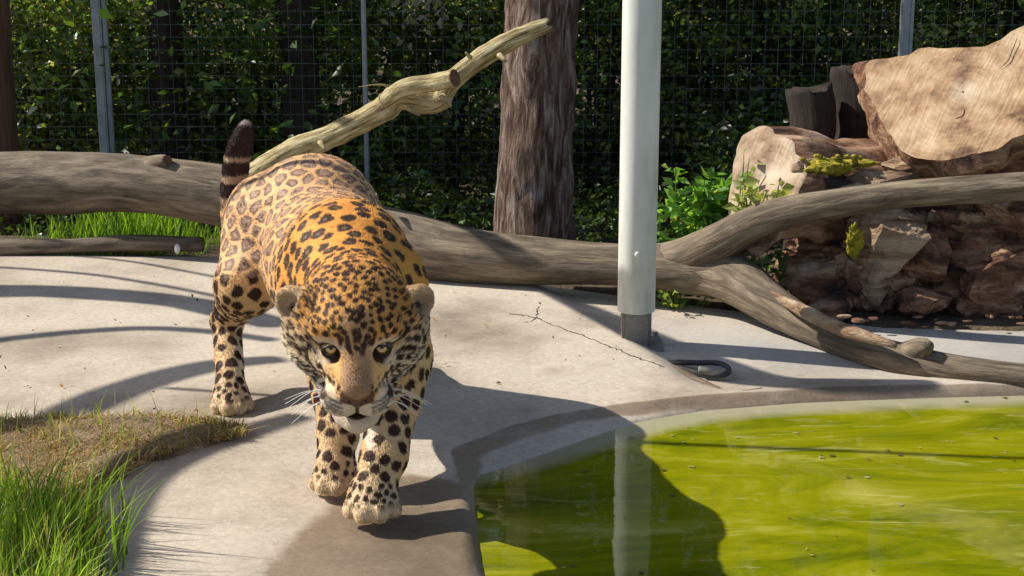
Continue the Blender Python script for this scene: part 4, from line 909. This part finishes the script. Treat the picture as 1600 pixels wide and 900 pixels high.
def capsule2(h, a_, b_):                                 # distance in face x,z plane (head local), for drawn marks
    a_, b_ = np.array(a_), np.array(b_); e = b_-a_; q = h[:, [0, 2]]; t = np.clip((q-a_)@e/(e@e+1e-12), 0, 1); return np.linalg.norm(q-a_-t[:, None]*e, axis=1)
def coat(p, nrm, w):
    """returns linear rgb of the fur rooted at p"""
    n = len(p); pj = p+np.stack([vn(p, 42), vn(p, 42, 9), vn(p, 42, 31)], 1)*.0045
    i1 = np.empty(n, int); d1 = np.empty(n); d2 = np.empty(n)
    for a_ in range(n):
        r_ = kd.find_n(pj[a_], 2); i1[a_] = r_[0][1]; d1[a_] = r_[0][2]; d2[a_] = r_[1][2]
    cr = CR[i1]; rn = crnd[i1]; bl_ = body_local(p); hl = SKIN_HL(p); back = sstep(-.06, .46, bl_[:, 1]+.08*vn(p, 8)); headw = np.clip(w['head']+w['ear'], 0, 1)
    legw = np.clip(w['leg'], 0, 1)
    # ground colour
    up = np.clip(nrm[:, 2]*.5+.5, 0, 1); hgt = sstep(.30, .52, p[:, 2])
    org = np.array([.70, .31, .05]); tan = np.array([.71, .43, .17]); cream = np.array([.70, .52, .31]); white = np.array([.78, .72, .60])
    c = mixc(cream, tan, sstep(.25, .42, p[:, 2])); c = mixc(c, org, sstep(.44, .56, p[:, 2])*.95)
    rump = back*sstep(.35, .5, p[:, 2]); c = mixc(c, np.array([.73, .46, .22]), rump*.8)
    c = mixc(c, np.array([.68, .46, .23]), legw*sstep(.42, .3, p[:, 2])*.8); c = mixc(c, cream, np.clip(w['paw'], 0, 1)*.9)
    inner = sstep(.2, .8, -np.sign(bl_[:, 0])*(nrm@BF[:, 0]))*legw*sstep(.40, .3, p[:, 2]); c = mixc(c, white, inner*.8)
    # spot masks
    nz = vn(p, 60)*.5+vn(p, 130)*.35
    spot = sstep(.06, -.06, d1/cr-(.48+.17*nz+.12*(rn-.5)))
    e = (d2-d1)/cr+.10*nz
    line = sstep(.34, .20, e)                            # pale network between the rosettes
    ringd = sstep(.32, .38, e)*sstep(.78, .56, e)
    ringd = ringd*sstep(-.55, -.15, vn(p, 34, 7)+.1)
    dark = np.array([.044, .017, .009]); brown = np.array([.38, .245, .165]); greyb = np.array([.17, .10, .065])  # rosette brown lightened to put the sun's glare on the rump into the colour
    ros = mixc(c, brown, 1-line); ros = mixc(ros, dark*2.6, ringd*.7); dot = sstep(.22, .14, d1/cr)*(rn > .75); ros = mixc(ros, dark, dot*.8)
    solid = mixc(c, dark, spot)
    isros = sstep(.25,.6,rump+.25*nz)*(1-headw)*(1-legw*sstep(.42, .34, p[:, 2])); out = mixc(solid, ros, isros)
    mid = (1-isros)*(1-headw)*(1-legw)*sstep(.36, .5, p[:, 2])*(rn > .45)      # brown hearts in the big shoulder spots
    out = mixc(out, brown*.6, mid*sstep(.20, .10, d1/cr)*.7)
    # tail rings
    td, tt = near_seg(p, tl[:, :3]); tw = np.clip(w['tail'], 0, 1)*(p[:, 2] > .5)
    rg = vn(np.stack([tt*0, tt*0, p[:, 2]*1.], 1), 1)*0+np.sin(p[:, 2]*2*math.pi/.062+.8*vn(p, 22))
    tc_ = mixc(mixc(np.array([.48, .34, .23]), np.array([.035, .015, .012]), sstep(-.55, -.1, rg+sstep(.58, .72, p[:, 2])*.7)), np.array([.035, .015, .012]), sstep(.685, .71, p[:, 2])*.9)
    tc_ = mixc(tc_, np.array([.45, .36, .30]), sstep(.765, .778, p[:, 2])); out = mixc(out, tc_, tw*sstep(.50, .56, p[:, 2]))
    # paws
    pw = np.clip(w['paw'], 0, 1)*sstep(.05, .035, p[:, 2]); out = mixc(out, cream, pw*.8); 
    # ---- face
    x, y, z = hl[:, 0], hl[:, 1], hl[:, 2]; ax = np.abs(x)
    fc = mixc(np.array([.68, .34, .08]), np.array([.70, .41, .15]), sstep(.06, .0, z)*sstep(-.02, .05, y))       # crown to brow
    fc = mixc(fc, np.array([.74, .60, .38]), sstep(.045, .080, ax)*sstep(.04, -.02, z))       # cheeks
    fc = mixc(fc, white, sstep(-.01, -.055, z+.35*(ax-.05))*sstep(.025, .05, ax)*.7)
    fc = mixc(fc, np.array([.52, .47, .39]), sstep(-.075, -.10, z)*.8)
    fc = mixc(fc, np.array([.50, .29, .13]), sstep(.036, .024, ax)*sstep(.05, .09, y)*sstep(-.06, -.04, z))      # nose bridge
    fc = mixc(fc, np.array([.26, .15, .085]), sstep(.034, .020, ax)*sstep(.12, .17, y)*sstep(-.045, -.02, z)*.7)
    d_e = np.sqrt(((ax-.0485)/1.25)**2+(z-.012)**2)
    fc = mixc(fc, white, sstep(.034, .026, d_e)*sstep(.04, .07, y)*.75*((z > .016)*.6+(z < .002)*(ax > .045)*.5)*(y < .12))
    pad = sstep(.040, .026, np.sqrt((ax-.028)**2+(z+.070)**2))*sstep(.12, .145, y); fc = mixc(fc, np.array([.56, .49, .39]), pad)
    fspot = sstep(.07, -.07, d1/cr-(.52+.24*nz)); nosp = sstep(.030, .020, ax)*sstep(.045, .07, y)*sstep(.034, .018, z); nosp = np.maximum(nosp, sstep(.05, .035, np.sqrt((ax-.025)**2+(z+.068)**2))*sstep(.1, .12, y))
    nosp = np.maximum(nosp, sstep(.030, .022, d_e)*(y > .05)); nosp = np.maximum(nosp, sstep(-.108, -.115, z)*(y > .06))
    fc = mixc(fc, dark, fspot*(1-nosp))
    mk = np.zeros(n)
    def mark(a_, b_, w_, st=1., jit=.0015):
        nonlocal mk
        d = capsule2(np.stack([ax+vn(p, 70)*jit, y, z+vn(p, 70, 5)*jit], 1), a_, b_); mk = np.maximum(mk, sstep(w_+.0018, w_-.0012, d)*(y > .03)*st)
    # eye rim, tear line, brow bars, whisker rows, cheek bars
    mk = np.maximum(mk, sstep(.0185, .0155, np.sqrt(((ax-.0485)/1.2)**2+(z-.012)**2)))*(y > .05)*(y < .125)
    mark((.070, .014), (.086, .022), .0035)
    mark((.018, .050), (.012, .030), .004); mark((.034, .052), (.030, .036), .0035); mark((.052, .056), (.054, .046), .003); mark((.004, .062), (.003, .045), .004)
    for k_, zz in enumerate((-.046, -.056, -.066, -.076)): mark((.028, zz), (.062, zz+.004+.006*k_), .0019, .8, .001)
    mark((.066, -.030), (.092, -.052), .003); mark((.060, -.044), (.088, -.072), .003); mark((.084, -.004), (.104, -.02), .0035); mark((.056, -.064), (.078, -.090), .003, .8); mark((.048, -.026), (.066, -.02), .0025, .8)
    fc = mixc(fc, dark, mk)
    # nose leather edge, lips, mouth corner
    nl = sstep(.034, .030, ax)*sstep(-.048, -.040, z+.0*ax)*sstep(-.020, -.027, z-.15*ax)*(y > .165); fc = mixc(fc, np.array([.10, .045, .03]), nl)
    ph = sstep(.0045, .003, ax)*(z < -.045)*(z > -.10)*(y > .16); fc = mixc(fc, dark, ph)
    lip = sstep(.0085, .006, np.abs(z+.103-.10*np.maximum(ax-.02, 0)))*(ax < .056)*(y > .10); fc = mixc(fc, dark*.6, lip)
    out = mixc(out, fc, headw*sstep(-.10, -.06, y))
    # ears
    for s_, (ec, EM) in zip((-1, 1), EY):
        q = (p-ec)@EM; near = sstep(.056, .050, np.linalg.norm(q, axis=1)); ins = near*sstep(.30, .6, nrm@EM[:, 1])*(np.hypot(q[:, 0], q[:, 2]) < .036)
        bk = near*(w['ear'] > .5); out = mixc(out, np.array([.66, .46, .24]), bk*.85)
        out = mixc(out, dark*1.5, bk*sstep(-.2, -.6, nrm@EM[:, 1]) * .8); out = mixc(out, np.array([.50, .38, .24]), ins); out = mixc(out, dark*1.2, ins*sstep(.020, .006, np.hypot(q[:, 0], q[:, 2]+.012)))
    return np.clip(out, .002, 1)
vc = coat(JV, JN, Wt)

m, t, b, ns, L = newmat('jaguar_skin'); M['skin'] = m
a = N(ns, 'ShaderNodeAttribute', attribute_name='col'); L.new(a.outputs['Color'], b.inputs['Base Color']); b.inputs['Roughness'].default_value = .6; b.inputs['Specular IOR Level'].default_value = .25
m, t, b, ns, L = newmat('jaguar_fur'); M['fur'] = m
a = N(ns, 'ShaderNodeAttribute', attribute_name='col'); L.new(a.outputs['Color'], b.inputs['Base Color']); b.inputs['Roughness'].default_value = .5; b.inputs['Specular IOR Level'].default_value = .2
b.inputs['Sheen Weight'].default_value = .2; b.inputs['Sheen Tint'].default_value = (1, .85, .7, 1); b.inputs['Sheen Roughness'].default_value = .4

jag = empty('jaguar', (-.5, 4.1, 0), 'spotted jaguar walking towards the camera along the pool edge with head lowered and tail up', 'jaguar')
jb = npmesh('body', JV, JQ, M['skin']); attr(jb, 'col', vc); part(jb, jag)

# ---------------- fur ----------------
NF = 330000
tri = np.concatenate([JQ[:, [0, 1, 2]], JQ[:, [0, 2, 3]]]); ta = .5*np.linalg.norm(np.cross(JV[tri[:, 1]]-JV[tri[:, 0]], JV[tri[:, 2]]-JV[tri[:, 0]]), axis=1)
fcn = JV[tri[:, 0]]; dens = ta*np.where(np.linalg.norm(fcn-HC, axis=1) < .24, 2.3, 1.)*np.where(fcn[:, 1] > 4.8, .6, 1.)
pick = rng.choice(len(tri), NF, p=dens/dens.sum()); r1 = np.sqrt(rng.random(NF)); r2 = rng.random(NF); bw = np.stack([1-r1, r1*(1-r2), r1*r2], 1)
FPn = (JV[tri[pick]]*bw[..., None]).sum(1); FN = (JN[tri[pick]]*bw[..., None]).sum(1); FN /= np.linalg.norm(FN, axis=1)[:, None]
FW = {k: (v[tri[pick]]*bw).sum(1) for k, v in Wt.items()}
fcol = coat(FPn, FN, FW)
hl = SKIN_HL(FPn); hw = np.clip(FW['head']+FW['ear'], 0, 1)
flow = np.tile(-HD+np.array([0, 0, -.25]), (NF, 1)); flow = mixc(flow, np.array([0, .15, -1.]), np.clip(FW['leg']*sstep(.45, .35, FPn[:, 2]), 0, 1))
flow = mixc(flow, np.array([0, -.75, -.25]), np.clip(FW['paw'], 0, 1)); flow = mixc(flow, np.array([-.05, 0, 1.]), np.clip(FW['tail']*(FPn[:, 2] > .52), 0, 1))
hfl = np.stack([np.sign(hl[:, 0])*np.clip(np.abs(hl[:, 0])*9, 0, 1.2), -1+0*hl[:, 0], np.where(hl[:, 2] < -.03, -.6, .35)], 1)@HF.T
flow = mixc(flow, hfl, hw); flow = flow-FN*(flow*FN).sum(1)[:, None]; flow /= np.maximum(np.linalg.norm(flow, axis=1), .2)[:, None]
flow += rng.normal(size=(NF, 3))*.11+np.stack([vn(FPn, 30), vn(FPn, 30, 11), vn(FPn, 30, 23)], 1)*.20
ln = np.full(NF, .0072); ln = ln+.009*sstep(.36, .28, FPn[:, 2])*FW['body']; ln = np.where(FW['tail'] > .5, .011, ln)
hln = .0055+.011*sstep(.06, .095, np.abs(hl[:, 0]))+.012*sstep(-.08, -.12, hl[:, 2]); hln = np.where(hl[:, 1] > .12, .0045, hln); hln = np.where(FW['ear'] > .35, .008, hln); ln = ln*(1-hw)+hln*hw
ln = np.where(FW['paw'] > .4, .008, ln)
# bare places: nose leather, inside of eye socket, lips
dE = np.sqrt((np.abs(hl[:, 0])-.0485)**2+(hl[:, 2]-.012)**2+((hl[:, 1]-.105)*.5)**2); bare = (dE < .0150) | ((hl[:, 1] > .183) & (np.abs(hl[:, 0]) < .028) & (hl[:, 2] > -.05) & (hl[:, 2] < -.024))
keep = ~(bare & (hw > .5)) & (FPn[:, 2] > .004); FPn, FN, flow, ln, fcol = FPn[keep], FN[keep], flow[keep], ln[keep], fcol[keep]; NFk = len(FPn)
ln = ln*rng.uniform(.6, 1.25, NFk); lift = rng.uniform(.15, .36, NFk)[:, None]
d0 = FN*lift*1.3+flow*.7; d1_ = FN*lift*.5+flow; d0 /= np.linalg.norm(d0, axis=1)[:, None]; d1_ /= np.linalg.norm(d1_, axis=1)[:, None]
K0 = FPn-FN*.0008; K1 = K0+d0*ln[:, None]*.45; K2 = K1+d1_*ln[:, None]*.55
KK = np.stack([K0, K1, K2], 1).reshape(-1, 3).astype(np.float32)
hcv = bpy.data.hair_curves.new('fur'); hcv.add_curves([3]*NFk)
hcv.attributes['position'].data.foreach_set('vector', KK.ravel()) if 'position' in hcv.attributes else hcv.position_data.foreach_set('vector', KK.ravel())
ra = hcv.attributes.get('radius') or hcv.attributes.new('radius', 'FLOAT', 'POINT')
ra.data.foreach_set('value', np.tile(np.array([.0007, .0006, .0001], np.float32), NFk))
fcol = np.clip(fcol*np.exp(rng.normal(size=(NFk, 1))*.08), .002, 1)
ca = hcv.attributes.new('col', 'FLOAT_COLOR', 'CURVE'); ca.data.foreach_set('color', np.c_[fcol, np.ones(NFk)].astype(np.float32).ravel())
hcv.materials.append(M['fur']); fo = bpy.data.objects.new('fur', hcv); C.objects.link(fo); fo['kind'] = 'stuff'; part(fo, jag)

# ---------------- eyes, nose, whiskers, claws ----------------
m, t, b, ns, L = newmat('eye'); M['eye'] = m
a = N(ns, 'ShaderNodeAttribute', attribute_name='col'); L.new(a.outputs['Color'], b.inputs['Base Color']); b.inputs['Roughness'].default_value = .12; b.inputs['Specular IOR Level'].default_value = .3
m, t, b, ns, L = newmat('nose_leather'); b.inputs['Roughness'].default_value = .45
n1 = N(ns, 'ShaderNodeTexNoise', Scale=160.); tc = ns.new('ShaderNodeTexCoord'); L.new(tc.outputs['Object'], n1.inputs['Vector']); r1 = ramp(ns, [(.35, (.028, .014, .011)), (.65, (.10, .05, .038))]); L.new(n1.outputs['Fac'], r1.inputs[0]); L.new(r1.outputs[0], b.inputs['Base Color'])
b1 = N(ns, 'ShaderNodeBump', Strength=.5, Distance=.001); L.new(n1.outputs['Fac'], b1.inputs['Height']); L.new(b1.outputs[0], b.inputs['Normal']); M['nose'] = m
m, t, b, ns, L = newmat('whisker'); b.inputs['Base Color'].default_value = (.75, .72, .66, 1); b.inputs['Roughness'].default_value = .4; M['whisker'] = m
m, t, b, ns, L = newmat('claw'); b.inputs['Base Color'].default_value = (.25, .2, .15, 1); b.inputs['Roughness'].default_value = .3; M['claw'] = m
m, t, b, ns, L = newmat('dark_lid'); b.inputs['Base Color'].default_value = (.012, .008, .007, 1); b.inputs['Roughness'].default_value = .4; M['lid'] = m
for s in (-1, 1):
    ec = Hh(s*.0485, .0965, .012); look = np.array([0, 0, CH])-ec; look /= np.linalg.norm(look)
    e = blob('eye', tuple(ec), (.0178*HS,)*3, M['eye'], None, 5, 0.)
    v = np.array([q.co for q in e.data.vertices]); dn = (v-ec)/np.linalg.norm(v-ec, axis=1)[:, None]; ca_ = dn@look; an = np.arccos(np.clip(ca_, -1, 1))
    col = np.tile([.05, .035, .02], (len(v), 1)); iris = np.array([.62, .42, .18]); col = mixc(col, iris, sstep(.66, .60, an)); col = mixc(col, iris*.25, sstep(.50, .62, an)*(an < .66)); col = mixc(col, np.array([.004, .004, .004]), sstep(.24, .19, an))
    attr(e, 'col', col); part(e, jag)
    # lids: dark rim torus following the almond
    rim = []
    for k in range(17):
        a_ = 2*math.pi*k/16; rx, rz = .0168, .0148*(1. if math.sin(a_) > 0 else .74); X_, Z_ = rx*math.cos(a_), rz*math.sin(a_)+s*0
        yy = .0965+math.sqrt(max(.0186**2-X_**2-Z_**2, 1e-6))*1.0+.001; rim.append(tuple(Hh(s*.0485+X_, yy-.0005, .012+Z_)))
    part(tube('eyelid', rim, [.0026]*17, M['lid'], None, 8, 3, caps=False), jag)
nb = blob('nose', tuple(Hh(0, .1850, -.0385)), (.0265*HS, .0165*HS, .0185*HS), M['nose'], None, 5, 0., rot=Matrix(HF.tolist()))
v = np.array([q.co for q in nb.data.vertices]); q = (v-HC)@HF/HS
q[:, 0] *= np.where(q[:, 2] < -.034, np.maximum(1-(-.034-q[:, 2])*38, .12), 1.)                  # wedge shape
for s in (-1, 1): dd = np.hypot(q[:, 0]-s*.0155, q[:, 2]+.036); q[:, 1] -= .006*np.exp(-(dd/.0042)**2)
q[:, 1] -= .003*np.exp(-(q[:, 0]/.0015)**2)*(q[:, 2] < -.03)
v = HC+(q*HS)@HF.T; nb.data.vertices.foreach_set('co', v.astype(np.float32).ravel()); nb.data.update(); part(nb, jag)
for s in (-1, 1):
    part(blob('nostril', tuple(Hh(s*.0158, .1925, -.0365)), (.0042*HS, .003*HS, .0028*HS), M['lid'], None, 2, 0.), jag)
    for k in range(9):
        z0 = -.050-.008*(k % 3); y0 = .165-.012*(k//3); x0 = .036+.005*(k//3); l_ = rng.uniform(.07, .12)
        p0 = Hh(s*x0, y0, z0); dr = HF@np.array([s*1., .12-.1*(k//3), -.25+.22*(k % 3)-.1]); dr /= np.linalg.norm(dr); p1 = p0+dr*l_*.5; p2 = p0+dr*l_+np.array([0, 0, -.025])
        part(tube('whisker', [tuple(p0), tuple(p1), tuple(p2)], [.0009, .0007, .0003], M['whisker'], None, 4, 4, caps=False), jag)
for q_, s_ in zip(pq, (1.12, 1., .98, .95)):
    for x_, y_ in [(-.043, .022), (-.0155, .046), (.0155, .046), (.043, .022)]:
        part(tube('claw', [tuple(q_(x_, y_+.014, .024)), tuple(q_(x_, y_+.0215, .020)), tuple(q_(x_, y_+.0245, .012))], [.0032, .0025, .0006], M['claw'], None, 6, 3), jag)
